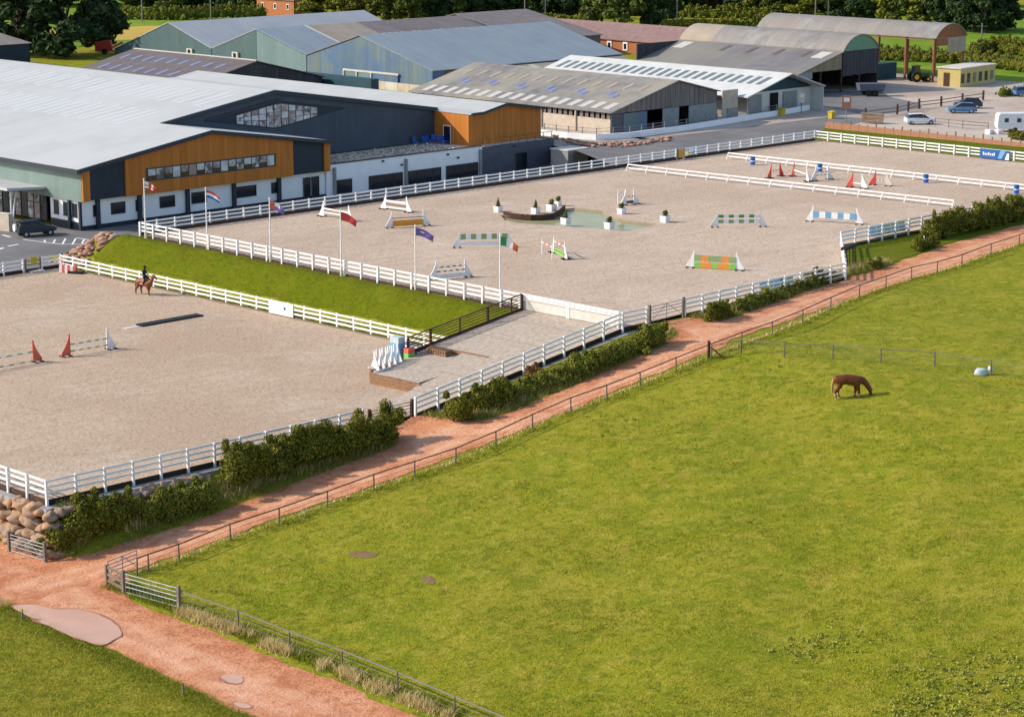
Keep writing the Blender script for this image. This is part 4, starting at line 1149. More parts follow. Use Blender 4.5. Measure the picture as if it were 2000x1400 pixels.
for i, y in enumerate((221, 226.5, 232, 237.5)):
    MB().slab([onl(0, 286, y, .05), onl(0, 288.8, y, .05), onl(0, 288.8, y + .8, .05), onl(0, 286, y + .8, .05)], .045).build('skylight', 'stripe_brown', lr)
for y in (217.2, 246): MB().slab([onl(0, 286, y, .05), onl(0, 289, y, .05), onl(0, 289, y + 2.2, .05), onl(0, 286, y + 2.2, .05)], .045).build('sheet_patch', 'pale_light', lr)
MB().extrude([(279.2, 216, 6.6), (289.7, 216, 6.6), (289.7, 216, 9.25), (287, 216, 8.6), (279.2, 216, 6.66)], (0, .08, 0)).build('boarding', 'tan_boards', o)
MB().box(278.6, 278.75, 216, 250, 2.95, 6.5).build('wall', 'grey_sheet', o)
MB().box(278.8, 299.2, 249.6, 249.8, 2.95, 9.3).build('wall', 'dark_boards', o)
MB().box(299.2, 299.35, 216, 250, 2.95, 9.3).build('wall', 'dark_boards', o)
for x in (278.9, 284.5, 289.9, 294.6, 299.2): MB().box(x - .12, x + .12, 216.1, 216.35, 2.95, 6.6).build('column', 'brown_timber', o)
MB().box(279.0, 282.2, 216.0, 216.07, 5.6, 6.6).build('sheet', 'steel', o)
o = root('dutch_barn', (314.6, 215.6, 3), 'open Dutch barn on rusty posts with tall curved roof', 'barn')
P_ = arch(o, 314.2, 323.4, 215.2, 253, 10.1, 12.3, 'curved_roof')
MB().extrude([(x, 215.5, z) for x, z in reversed(P_)], (0, .08, 0)).build('arch_panel', 'rust', o)
MB().box(314.8, 319.4, 215.5, 215.6, 8.8, 10.05).build('sheet', 'rust', o)
MB().box(318.0, 323.2, 215.44, 215.5, 7.6, 10.08).build('sheet', 'pale_weathered', o)
for y in (215.8, 221.4, 227, 233, 239, 245, 251):
    for x in (314.5, 323.1):
        MB().box(x - .14, x + .14, y - .14, y + .14, 2.9, 10.1).build('post', 'rust', o)
for x in (314.5, 323.1): MB().box(x - .08, x + .08, 215.6, 252, 9.75, 10.0).build('wall_plate', 'rust', o)
# brick stable row
o = root('stable_row', (321, 283, 3), 'low orange brick stable row with plum tiled roof', 'stable')
gable_barn(o, 'y', 321, 331, 326, 272, 330, 2.9, 5.4, 5.4, 8.0, dict(s0='red_brick', front='red_brick', back='red_brick', r0='plum_tile', r1='plum_tile'))
for px in (1190, 1221):
    p = atX(px, 93, 320.9)
    wv = MB().box(320.86, 320.97, p.y - .6, p.y + .6, 3.4, 5.0).build('window', 'white_paint', o)
    MB().box(320.8, 320.85, p.y - .3, p.y + .3, 3.7, 4.7).build('pane', 'dark_glass', wv)
# far houses
def house(label, px, py, wx, wy, h, hr, wall, roof, rz=0):
    p = at(px, py, 3)
    o = root('house', p, label, 'house', 'far houses among the trees')
    gable_barn(o, 'y', p.x, p.x + wx, p.x + wx / 2, p.y, p.y + wy, 2.9, 3 + h, 3 + h, 3 + hr, dict(s0=wall, s1=wall, front=wall, back=wall, r0=roof, r1=roof))
    MB().box(p.x + wx / 2 - .5, p.x + wx / 2 + .5, p.y + 1, p.y + 2, 3 + hr - .5, 3 + hr + 1.4).build('chimney', 'red_brick', o)
    for k in range(3):
        wv = MB().box(p.x - .08, p.x, p.y + wy * (k + .5) / 3 - .5, p.y + wy * (k + .5) / 3 + .5, 4.6, 5.9).build('window', 'white_paint', o)
        MB().box(p.x - .12, p.x - .085, p.y + wy * (k + .5) / 3 - .35, p.y + wy * (k + .5) / 3 + .35, 4.75, 5.75).build('pane', 'dark_glass', wv)
house('far brick house with chimney at the top left of centre', 575, 34, 9, 14, 4, 7.5, 'red_brick', 'plum_tile')
house('far red-roofed house behind the hedge at top centre right', 1375, 26, 10, 18, 4.2, 8.0, 'red_brick', 'terracotta')
# ------------------------------------------------------------------ boulders and rubble
def rock_mesh(seed, m, sub=2):
    import bmesh
    bm = bmesh.new()
    bmesh.ops.create_icosphere(bm, subdivisions=sub, radius=.5)
    for v in bm.verts:
        k = 1 + .6 * noise.noise(v.co * 1.9 + Vector((seed * 7.3, 0, 0))) + .22 * noise.noise(v.co * 4 + Vector((0, seed * 3.1, 0))) + .1 * noise.noise(v.co * 9 + Vector((0, 0, seed)))
        v.co = v.co * k
        v.co.z *= .8
    me = bpy.data.meshes.new('boulder'); bm.to_mesh(me); bm.free()
    me.materials.append(M[m])
    me.polygons.foreach_set('use_smooth', [True] * len(me.polygons))
    return me
BO = [rock_mesh(i, 'boulder', 3) for i in range(8)]
RR_ = [rock_mesh(i + 10, 'red_rock', 1) for i in range(6)]
def put_rock(o, p, sx, sy, sz, pool=BO, name='boulder'):
    inst(name, random.choice(pool), o, Matrix.Translation(p) @ Matrix.Rotation(random.uniform(0, 6.28), 4, 'Z') @ Matrix.Rotation(random.uniform(-.3, .3), 4, 'X') @ Matrix.Diagonal((sx, sy, sz, 1)))
o = root('boulder_wall', (74.4, 115.3, -3.4), 'stacked sandstone boulder wall under the corner of the lower arena', 'wall')
for row in range(4):
    z = -3.1 + row * .8
    y = 114.9 + row * .12
    while y < 124:
        sz = random.uniform(.9, 1.35)
        put_rock(o, Vector((74.55 + row * .08 + random.uniform(-.1, .1), y, z + random.uniform(-.1, .1))), sz * 1.05, sz * 1.25, sz * .85)
        y += sz * .82
    x = 74.6 + random.uniform(0, .5)
    while x < 88.5 - row * .4:
        sz = random.uniform(.7, 1.2)
        zz = z
        if z > float(zt(x)) + .3 or x < 76: put_rock(o, Vector((x, 114.6 + row * .24 + random.uniform(-.1, .1), zz + random.uniform(-.1, .1))), sz * 1.15, sz, sz * .9)
        x += sz * .85
o = root('rubble_bank', (130, 188, .2), 'reddish rubble slope at the head of the grass bank beside the car park', 'rocks')
for i in range(230):
    x = random.uniform(122.9, 137.0); y = 182.6 + random.uniform(0, 5.2) + max(0, x - 129) * .15
    sz = random.uniform(.45, 1.0)
    put_rock(o, Vector((x, y, float(ground_z(x, y)) + .12)), sz * 1.2, sz, sz * .8, RR_, 'rock')
o = root('rubble_bank', (165, 182, 1), 'line of reddish rubble between the long white fence and the hall', 'rocks')
for i in range(210):
    x = random.uniform(130, 206); y = 181.0 + random.random() * 2.6
    sz = random.uniform(.4, .85)
    put_rock(o, Vector((x, y, float(ground_z(x, y)) + .1)), sz * 1.3, sz, sz * .8, RR_, 'rock')
o = root('rubble_bank', (218, 199, 3), 'band of small red rocks below the pale wall of the weathered barn', 'rocks')
kerb_px = [(1078, 270), (1120, 282), (1165, 288), (1215, 288), (1260, 283), (1310, 275)]
for i in range(110):
    t = random.random() * (len(kerb_px) - 1); k = int(t); f_ = t - k
    px = kerb_px[k][0] * (1 - f_) + kerb_px[k + 1][0] * f_; py = kerb_px[k][1] * (1 - f_) + kerb_px[k + 1][1] * f_
    p = at(px, py - random.uniform(0, 7), 3.05)
    sz = random.uniform(.35, .8)
    put_rock(o, p + Vector((0, 0, .1)), sz * 1.2, sz, sz * .8, RR_, 'rock')
# pale kerb wall with railing in front of the weathered barn
wall_px = [(1040, 262), (1110, 270), (1165, 274), (1230, 270), (1320, 258), (1420, 242), (1500, 229), (1580, 215)]
wp = [at(x, y, 3.0) for x, y in wall_px]
o = root('kerb_wall', wp[0], 'low white kerb wall with thin railing in front of the weathered barn', 'wall')
for a, b in zip(wp[:-1], wp[1:]):
    MB().bar(a + Vector((0, 0, .36)), b + Vector((0, 0, .36)), .3, .8).build('wall_panel', 'white_render', o)
    n = max(1, round((b - a).length / 2.6))
    for h in (1.1, 1.5): MB().bar(a + Vector((0, 0, h)), b + Vector((0, 0, h)), .04, .05).build('rail', 'steel', o)
    for i in range(n):
        p = a.lerp(b, i / n)
        MB().box(p.x - .05, p.x + .05, p.y - .05, p.y + .05, 3.5, 4.6).build('post', 'steel', o)

# ------------------------------------------------------------------ foliage
def ellipsoids(blobs, k=.72):
    V = []
    lat = 5; lon = 8
    for c in blobs:
        for i in range(lat):
            for j in range(lon):
                q = []
                for a, b in ((i, j), (i, j + 1), (i + 1, j + 1), (i + 1, j)):
                    th = math.pi * a / lat; ph = 2 * math.pi * b / lon
                    q.append((c[0] + c[3] * k * math.sin(th) * math.cos(ph), c[1] + c[4] * k * math.sin(th) * math.sin(ph), c[2] + c[5] * k * math.cos(th)))
                V += q[::-1]
    return V
def foliage(o, blobs, n, size, m, seed, zmin=None, core=True, cm=None, name='foliage'):
    rng = np.random.default_rng(seed)
    org = np.array(ORG[o.name])
    v, t = blob_leaves(rng, blobs, n, size, zmin=zmin)
    ob = bpy.data.objects.new(name, np_mesh(name, v - org, 4, [m], t)); COL.objects.link(ob); ob.parent = o
    if core:
        e = np.array(ellipsoids(blobs))
        ob = bpy.data.objects.new('inner_growth', np_mesh('inner_growth', e - org, 4, [cm or m], np.zeros(len(e) // 4))); COL.objects.link(ob); ob.parent = o
def line_blobs(pts, h, wd, step=.8, seed=1, jit=.25):
    rg = random.Random(seed); out = []
    for a, b in zip(pts[:-1], pts[1:]):
        L = (b - a).length; n = max(1, int(L / step))
        for i in range(n):
            p = a.lerp(b, (i + rg.random() * .6) / n)
            env = 1 + jit * 1.3 * noise.noise(Vector((p.x * .45, p.y * .45, seed)))
            hh = h * env * rg.uniform(.92, 1.06); ww = wd * rg.uniform(.8, 1.1)
            out.append((p.x, p.y, p.z + hh * .4, ww * .5, ww * .5, hh * .46))
            for k in range(5):
                r_ = rg.uniform(.13, .26) * wd
                q = rg.uniform(.12, 1.0)
                lim = wd * .55 * (1 - .45 * q)
                out.append((p.x + rg.uniform(-lim, lim), p.y + rg.uniform(-lim, lim), p.z + hh * q - r_ * .4, r_, r_, r_ * rg.uniform(.8, 1.5)))
            if rg.random() < .5:
                out.append((p.x + rg.uniform(-.4, .4) * wd, p.y + rg.uniform(-.4, .4) * wd, p.z + hh * .92, .13 * wd, .13 * wd, .18 * hh))
    return out
def hedge(name, label, px, h, wd, n, m='hedge_leaf', size=.11, seed=1, cat='hedge', group=None, zf=ztf, step=.8, jit=.25, dy=0, cm=None):
    pts = [at_h(zf, *q) + Vector((0, dy, 0)) for q in px]
    for p in pts: p.z = float(ground_z(p.x, p.y))
    o = root(name, pts[0], label, cat, group)
    bl = line_blobs(pts, h, wd, step, seed, jit)
    foliage(o, bl, int(n * 1.9), size * .74, m, seed, cm=cm)
    s = MB()
    for a in pts: s.tube(a - Vector((0, 0, .1)), a + Vector((.05, 0, h * .6)), .06, .03, 6)
    s.build('stem', 'bark', o)
    return o
hedge('hedge', 'long clipped hedge below the lower arena fence, ending at the brown gate', [(455, 975), (560, 935), (680, 898), (770, 868)], 2.6, 2.5, 19000, seed=2, dy=.4)
hedge('shrub', 'dark leafy shrub in front of the boulder wall beside the galvanised gate', [(122, 1087), (170, 1075), (262, 1048)], 2.4, 2.0, 10000, seed=3, cat='shrub', dy=.4)
hedge('shrub', 'looser shrub between the boulder shrub and the long hedge', [(290, 1040), (350, 1022), (430, 996)], 1.9, 1.7, 6500, m='light_leaf', seed=4, cat='shrub', dy=.5, step=.55, jit=.4, cm='hedge_leaf')
hedge('shrub', 'rounded shrub beside the brown field gate under the ramp fence', [(893, 826), (915, 820)], 2.2, 1.9, 3600, seed=5, cat='shrub', dy=.35)
hedge('shrub', 'larger dark shrub under the ramp fence', [(940, 808), (1005, 788)], 2.4, 2.0, 5200, seed=6, cat='shrub', dy=.4)
hedge('shrub', 'tangle of russet and green scrub along the ramp verge', [(1020, 778), (1100, 752), (1180, 722), (1250, 690)], 1.4, 1.9, 7500, m='light_leaf', seed=7, cat='scrub', dy=.5, jit=.4, cm='hedge_leaf')
hedge('shrub', 'rust-coloured dock stems in the ramp verge', [(1048, 758), (1090, 745)], 1.5, .9, 1200, m='russet', size=.07, seed=17, cat='scrub', dy=1.1)
hedge('shrub', 'bright shrub left of the grey metal gate', [(1262, 690), (1300, 672)], 1.9, 1.6, 3200, m='light_leaf', seed=8, cat='shrub', dy=.4, cm='hedge_leaf')
hedge('shrub', 'leafy shrub just right of the grey metal gate', [(1395, 632), (1432, 618)], 1.6, 1.2, 2400, seed=9, cat='shrub', dy=.5)
hedge('shrub', 'low weedy scrub under the fence with blue boards', [(1445, 614), (1500, 596), (1570, 570), (1640, 545)], 1.0, 1.5, 4200, m='light_leaf', seed=10, cat='scrub', dy=.6, cm='hedge_leaf')
hedge('shrub', 'upright shrub left of the cut-off arena corner', [(1592, 562), (1612, 555)], 1.6, 1.1, 1800, seed=11, cat='shrub', dy=.5)
hedge('shrub', 'small dark shrub on the track edge of the grassy verge', [(1700, 528), (1722, 524)], 1.0, 1.0, 1300, m='olive_leaf', seed=12, cat='shrub', dy=.2, cm='hedge_leaf')
hedge('shrub', 'bramble clump beside the white post at the end of the right hedge', [(1795, 492), (1830, 482)], 1.2, 1.2, 1800, seed=13, cat='shrub', dy=.3)
hedge('hedge', 'thick dark hedge at the right edge beside the track', [(1835, 470), (1920, 452), (2000, 432), (2080, 412)], 2.3, 2.2, 11000, seed=14, dy=1.0, size=.13)
wp_ = at_h(gp, 1797, 487)
tag(MB().box(wp_.x - .08, wp_.x + .08, wp_.y - .08, wp_.y + .08, wp_.z, wp_.z + 1.1).box(wp_.x + .5, wp_.x + .62, wp_.y - .06, wp_.y + .06, wp_.z, wp_.z + 1.2).bar(wp_ + Vector((0, 0, .95)), wp_ + Vector((.56, 0, 1.0)), .05, .1).build('stile_post', 'white_paint'),
    'pair of short white posts beside the bramble clump', 'post')
# trees
def tree_meshes(seed, m, n=3600, size=.42, R_=5.0, H_=12.0, nb=34):
    rg = np.random.default_rng(seed); bl = []
    for i in range(nb):
        th = rg.uniform(0, 2 * math.pi); z = rg.uniform(.04, 1.0)
        rr = R_ * math.sqrt(max(.05, 1 - ((z - .42) / .62) ** 2)) * rg.uniform(.25, .85)
        b = R_ * rg.uniform(.26, .46)
        bl.append((rr * math.cos(th), rr * math.sin(th), H_ * z * .86 + .8, b, b, b * .8))
    v, t = blob_leaves(rg, bl, n, size)
    cr = np_mesh('crown', v, 4, [m], t)
    e = ellipsoids(bl, .66)
    ci = np_mesh('crown_core', np.array(e), 4, [m], np.zeros(len(e) // 4))
    s = MB()
    s.tube((0, 0, -.3), (.1, 0, H_ * .45), .42, .25, 8)
    for k in range(5):
        a = k * 1.3; s.tube((.1, 0, H_ * (.28 + .04 * k)), (R_ * .55 * math.cos(a), R_ * .55 * math.sin(a), H_ * (.55 + .05 * k)), .16, .05, 6)
    return cr, ci, s.mesh('trunk', 'bark')
TM = {k: [tree_meshes(sd_ + i, mm, R_=r_, H_=h_) for i, (r_, h_) in enumerate(((5.0, 12.0), (4.2, 12.5)))] for k, mm, sd_ in
      (('dark', 'dark_leaf', 20), ('mid', 'tree_leaf', 30), ('light', 'light_leaf', 40), ('olive', 'olive_leaf', 50))}
def tree(label, px, py, h, kind, wd=None, group=None, v=None):
    p = at(px, py, 2.95)
    o = root('tree', p, label, 'tree', group, rz=random.uniform(0, 6.28), local=True)
    cr, ci, tr = TM[kind][random.randrange(2) if v is None else v]
    for nm, me_ in (('crown', cr), ('inner_growth', ci), ('trunk', tr)):
        ob = bpy.data.objects.new(nm, me_); COL.objects.link(ob); ob.parent = o
    k = h / 12.0
    kw = (wd / 9.5) if wd else k
    o.scale = (kw, kw, k)
    return o
tree('broad dark tree at the left edge behind the blue shed', 40, 108, 16, 'dark', 16)
tree('tall dark tree between the blue shed and the green barns', 130, 112, 17, 'dark', 16)
tree('dark tree overhanging the red machinery at the green barns', 190, 100, 13, 'dark', 10)
tree('olive tree in front of the dark trees at the left edge', 30, 80, 12, 'mid', 12)
belt = 'trees of the dense far belt'
LB = {'dark': 'dark green tree in the far belt', 'mid': 'mid green tree in the far belt', 'light': 'light green tree in the far belt', 'olive': 'yellowish olive tree in the far belt'}
rt = random.Random(5)
LM = ((0, 'the blue shed'), (230, 'the straw-coloured strip'), (340, 'the far green barn'), (520, 'the brick house'), (610, 'the light grey barn roof'), (740, 'the brown barn roof'), (900, 'the brown shed'), (1030, 'the bright hedgerow'), (1165, 'the brick stables'), (1290, 'the red-roofed house'), (1460, 'the green arched barn'), (1640, 'the open Dutch barn'), (1840, 'the yellow cabin'))
def lab(k, px):
    nm = [n_ for x0, n_ in LM if px >= x0] or [LM[0][1]]
    return LB[k] + ' above ' + nm[-1]
for px in range(-60, 2080, 52):                   # back row
    if 1955 < px < 2050: continue
    tree(lab('dark', px), px + rt.uniform(-12, 12), rt.uniform(8, 16), rt.uniform(11, 15), 'dark', rt.uniform(10, 14), belt)
for px in range(610, 1960, 44):                  # middle row
    kk = rt.choice(('dark', 'dark', 'mid'))
    tree(lab(kk, px), px + rt.uniform(-10, 10), rt.uniform(22, 30), rt.uniform(6.5, 9), kk, rt.uniform(9, 11), belt)
for px, py, h, k, wd in ((345, 22, 7, 'mid', 9), (400, 20, 8, 'dark', 9), (455, 22, 8, 'dark', 9), (505, 26, 7, 'mid', 8), (620, 38, 7, 'olive', 9), (665, 40, 7.5, 'olive', 10), (710, 42, 9, 'olive', 8), (760, 46, 10, 'mid', 9),
                         (800, 48, 10, 'mid', 8), (850, 46, 11, 'dark', 9), (895, 44, 9, 'mid', 8), (930, 42, 10, 'dark', 9), (1000, 40, 9, 'dark', 9), (1060, 36, 10, 'dark', 8), (1110, 36, 9, 'dark', 8), (1175, 52, 12, 'mid', 9),
                         (1215, 56, 13, 'mid', 10), (1255, 54, 12, 'dark', 10), (1300, 40, 10, 'dark', 8), (1480, 34, 8, 'light', 8), (1520, 38, 7, 'mid', 8), (1565, 40, 7, 'light', 9), (1640, 44, 11, 'dark', 9), (1690, 46, 10, 'dark', 9),
                         (1735, 50, 9, 'light', 8), (1775, 52, 9, 'mid', 9), (1810, 54, 9, 'light', 9), (1850, 58, 12, 'dark', 9), (1885, 62, 13, 'dark', 10), (1925, 66, 12, 'dark', 10), (1962, 60, 10, 'dark', 9), (255, 20, 6, 'mid', 8), (300, 18, 6, 'mid', 8)):
    tree(lab(k, px), px, py, h, k, wd, belt)
def far_hedge(label, px, h, wd, n, m, seed, size=.36):
    return hedge('hedgerow', label, px, h, wd, n, m, size, seed, 'hedge', 'far hedgerows', zf=lambda p: 2.95, step=wd * .42, jit=.3)
far_hedge('far hedgerow above the straw-coloured strip', [(225, 38), (320, 40), (420, 38), (520, 36)], 3.2, 3.2, 3000, 'mid' if False else 'light_leaf', 61)
far_hedge('far bright hedgerow behind the blue-grey barn', [(1030, 46), (1100, 48), (1165, 50)], 2.2, 2.4, 1600, 'light_leaf', 62)
far_hedge('far hedgerow behind the arched roofs', [(1295, 56), (1390, 57), (1500, 55)], 2.2, 2.2, 2200, 'light_leaf', 63)
far_hedge('second hedgerow below the far red-roofed house', [(1330, 34), (1420, 36), (1520, 38)], 3.0, 2.6, 2200, 'light_leaf', 64)
far_hedge('hedgerow behind the open Dutch barn', [(1705, 118), (1790, 122), (1880, 126), (1990, 140), (2050, 150)], 2.8, 2.6, 6500, 'olive_leaf', 65, .22)
far_hedge('bushy hedge at the right edge above the yellow cabin', [(1905, 108), (1945, 104), (2000, 112), (2040, 120)], 3.2, 3.2, 3000, 'hedge_leaf', 66, .25)
far_hedge('small scrub at the right end of the yard', [(1955, 190), (1985, 184), (2030, 178)], 1.2, 1.4, 900, 'light_leaf', 67, .16)
far_hedge('dark shrub beside the caravan at the far fence', [(1975, 272), (1998, 276)], 1.3, 1.4, 900, 'hedge_leaf', 68, .13)

# ------------------------------------------------------------------ grass and weeds
def tufts(pos, hmin, hmax, wd, blades, seed, lean=.5, spread=.08):
    rg = np.random.default_rng(seed); n = len(pos)
    P0 = np.repeat(np.asarray(pos), blades, axis=0); k = len(P0)
    P0 = P0 + np.concatenate([rg.normal(size=(k, 2)) * spread, np.zeros((k, 1))], axis=1)
    a = rg.uniform(0, 2 * math.pi, k); h = rg.uniform(hmin, hmax, k); ln = rg.normal(size=(k, 2)) * lean * h[:, None]
    side = np.stack([np.cos(a), np.sin(a), np.zeros(k)], 1) * wd
    tip = P0 + np.concatenate([ln, h[:, None]], axis=1)
    return np.stack([P0 - side, P0 + side, tip], 1).reshape(-1, 3), rg.random(k)
def grass(name, label, pos, m, hmin, hmax, wd, blades, seed, lean=.5, spread=.08):
    v, t = tufts(pos, hmin, hmax, wd, blades, seed, lean, spread)
    c = np.mean(np.asarray(pos), axis=0)
    ob = bpy.data.objects.new(name, np_mesh(name, v - c, 3, [m], t)); COL.objects.link(ob); ob.location = c
    return tag(ob, label, 'grass', kind='stuff')
def drape(xy, dz=0):
    return np.stack([xy[:, 0], xy[:, 1], ground_z(xy[:, 0], xy[:, 1]) + dz], 1)
rg = np.random.default_rng(21)
def paddock_pts(n, power):
    out = []
    while sum(len(q) for q in out) < n:
        px = rg.uniform(0, 2000, n); py = 470 + 940 * rg.uniform(0, 1, n) ** power
        d = np.array(_f)[None] + np.array(_r)[None] * ((px - 1000) / 4400)[:, None] + np.array(_u)[None] * ((700 - py) / 4400)[:, None]
        z = np.zeros(n)
        for _ in range(25):
            t = (z - 39) / d[:, 2]; X = t * d[:, 0]; Y = t * d[:, 1]; z = .5 * z + .5 * ground_z(X, Y)
        ok = (Y < np.interp(X, tlx, tly) - .4) & (X > 73.6)
        out.append(np.stack([X, Y], 1)[ok])
    return np.concatenate(out)[:n]
grass('paddock_turf', 'short cropped turf of the paddock', drape(paddock_pts(80000, 1.0)), 'blade', .04, .1, .014, 3, 1, .9, .14)
pp = paddock_pts(7000, 1.0)
nz = np.array([noise.noise(Vector((x * .13, y * .13, 5))) for x, y in pp])
grass('rank_grass', 'scattered greener rank tufts in the paddock', drape(pp[nz > .02]), 'bright_blade', .07, .17, .018, 10, 2, .7, .2)
rg = np.random.default_rng(22)
fx = rg.uniform(52, 67.6, 42000); fy = rg.uniform(78, 113, 42000)
ok_ = fx < np.interp(fy, [55, 86, 97, 111, 150], [66.0, 66.9, 67.4, 68.1, 68.3]) - .1
fx, fy = fx[ok_], fy[ok_]
grass('verge_turf', 'rough grass of the field left of the lane', drape(np.stack([fx, fy], 1)), 'blade', .04, .13, .015, 3, 3, .8, .14)
ve = rg.uniform(78, 113, 9000)
vx_ = np.interp(ve, [55, 86, 97, 111, 150], [66.0, 66.9, 67.4, 68.1, 68.3]) - np.abs(rg.normal(size=9000)) * .9
grass('lane_edge_grass', 'lusher bright grass along the left edge of the red lane', drape(np.stack([vx_, ve], 1)), 'bright_blade', .05, .14, .016, 3, 33, .9, .16)
def along_pts(pts, n, lo, hi):
    pts = [Vector(p) for p in pts]; out = []
    seg = [(b - a).length for a, b in zip(pts[:-1], pts[1:])]; tot = sum(seg)
    for i in range(n):
        t = random.random() * tot; k = 0
        while k < len(seg) - 1 and t > seg[k]: t -= seg[k]; k += 1
        a, b = pts[k], pts[k + 1]; p = a.lerp(b, t / seg[k]); d = (b - a).normalized()
        off = random.uniform(lo, hi); out.append((p.x - d.y * off, p.y + d.x * off))
    return np.array(out)
dry_ = along_pts(r2[:6], 1500, -.75, -.1)
dry_ = dry_[np.array([noise.noise(Vector((x * .7, y * .7, 9))) for x, y in dry_]) > -.12]
grass('dry_verge', 'bleached seeding grass along the lane side of the lower paddock fence', drape(dry_), 'dry_grass', .2, .6, .02, 7, 4, .45, .16)
grass('green_verge', 'green grass strip between the lane and the lower paddock fence', drape(along_pts([(73.6, 108), (73.9, 101), (73.7, 78)], 3500, -.2, 1.0)), 'bright_blade', .1, .3, .02, 5, 5, .6, .14)
grass('track_edge_grass', 'thin bleached grass along the foot of the dark-railed paddock fence', drape(along_pts(r1, 2600, .05, .55)), 'dry_grass', .08, .28, .03, 3, 6, .5, .1)
grass('track_edge_turf', 'longer green grass along the paddock side of the dark-railed fence', drape(along_pts(r1, 3400, -.7, .05)), 'bright_blade', .08, .26, .018, 5, 7, .6, .14)
tu3 = [Vector((x, np.interp(x, tux, tuy) + .5, 0)) for x in np.arange(75, 170, 1.0)]
vp = along_pts(tu3, 5200, -.4, 1.7)
vp = vp[~(((vp[:, 0] > 101.3) & (vp[:, 0] < 106.2)) | ((vp[:, 0] > 131.2) & (vp[:, 0] < 136.0)))]
grass('hedge_bottom', 'rough grass and weeds under the hedges beside the red track', drape(vp), 'weed_leaf', .15, .5, .025, 9, 8, .6, .18)
vp2 = along_pts(tu3[4:], 1300, .2, 1.4)
vp2 = vp2[~(((vp2[:, 0] > 101.0) & (vp2[:, 0] < 107.2)) | ((vp2[:, 0] > 130.6) & (vp2[:, 0] < 136.4)))]
grass('seeding_grass', 'tall straw-coloured seeding grass between the hedges beside the track', drape(vp2), 'dry_grass', .35, .85, .02, 6, 9, .35, .16)
bp = np.stack([rg.uniform(122.9, 128.1, 14000), rg.uniform(127.8, 184, 14000)], 1)
tb = (bp[:, 0] - 122.75) / 5.45
bz = (sm(tb * 1.08) * (ZU - .12)) * (1 - sm((bp[:, 1] - 181.5) / 5)) + .03
grass('bank_turf', 'short mown turf on the bank between the arenas', np.stack([bp[:, 0], bp[:, 1], bz], 1), 'bank_blade', .04, .09, .014, 3, 10, .8, .1)
# broad-leaved weeds low in the corner of the paddock
wd_px = [(1560, 1265), (1650, 1255), (1790, 1320), (1830, 1350), (1860, 1330), (1900, 1300), (1940, 1345), (1980, 1330), (1985, 1290), (1930, 1385), (1860, 1385), (1800, 1380), (1990, 1385), (1770, 1395), (1540, 722), (1170, 825)]
wd_pos = []
for px, py in wd_px:
    for k in range(40 if px > 1550 and py > 1200 else 10):
        p = at_h(gp, px + random.gauss(0, 34), py + random.gauss(0, 14)); wd_pos.append((p.x, p.y))
wd_pos = np.array(wd_pos)
wb = [(x, y, float(ground_z(x, y)) + .05, random.uniform(.08, .22), random.uniform(.08, .22), random.uniform(.05, .12)) for x, y in wd_pos]
v, t = blob_leaves(np.random.default_rng(31), wb, 4200, .075)
c = np.array([wd_pos[:, 0].mean(), wd_pos[:, 1].mean(), 0])
ob = bpy.data.objects.new('weeds', np_mesh('weeds', v - c, 4, ['dock_leaf'], t)); COL.objects.link(ob); ob.location = c
tag(ob, 'broad-leaved weeds growing in loose patches over the paddock', 'weeds', kind='stuff')
# bare scrapes in the turf
for px, lb in (([(682, 1080), (700, 1077), (730, 1078), (740, 1084), (725, 1090), (695, 1091)], 'bare brown scrape in the turf, larger and farther of the two'), ([(824, 1130), (840, 1126), (852, 1132), (850, 1142), (830, 1138)], 'small bare scrape in the turf, nearer of the two')):
    pts = [at_h(gp, *q) for q in px]
    s_ = [Vector((p.x, p.y, float(ground_z(p.x, p.y)) + .022)) for p in blobby(chaikin(pts, 1), px[0][0], .4, 4)]
    tag(sheet('bare_patch', s_, 'bare_soil', kind=None), lb, 'bare patch')
# ------------------------------------------------------------------ show jumps
WING = [(0, .08), (0, 1.62), (.09, 1.62), (.16, 1.3), (.34, .88), (.62, .46), (.74, .3), (.76, .08)]
def wing(o, p, ang, sgn, m, k=1.0, foot='black'):
    """sail-shaped jump wing at p, tall edge towards the poles"""
    T = Matrix.Translation(p) @ Matrix.Rotation(ang, 4, 'Z')
    off = ORG[o.name]
    pts = [T @ Vector((sgn * x * k, -.04, z * k)) for x, z in WING]
    if sgn < 0: pts = pts[::-1]
    wv = MB().extrude(pts, T.to_3x3() @ Vector((0, .08, 0))).build('wing', m, o)
    for x in (.08, .66):
        MB().bar(T @ Vector((sgn * x * k, -.42, .05)), T @ Vector((sgn * x * k, .42, .05)), .1, .09).build('foot', foot, wv)
    return wv
def striped(s, a, b, r, cols, n, kind, ht=.3):
    a, b = Vector(a), Vector(b)
    for i in range(n):
        p, q = a.lerp(b, i / n), a.lerp(b, (i + 1) / n)
        if kind == 'pole': s.tube(p, q, r, r, 8, cols[i % len(cols)], caps=(i in (0, n - 1)))
        else: s.bar(p, q, .05, ht, cols[i % len(cols)])
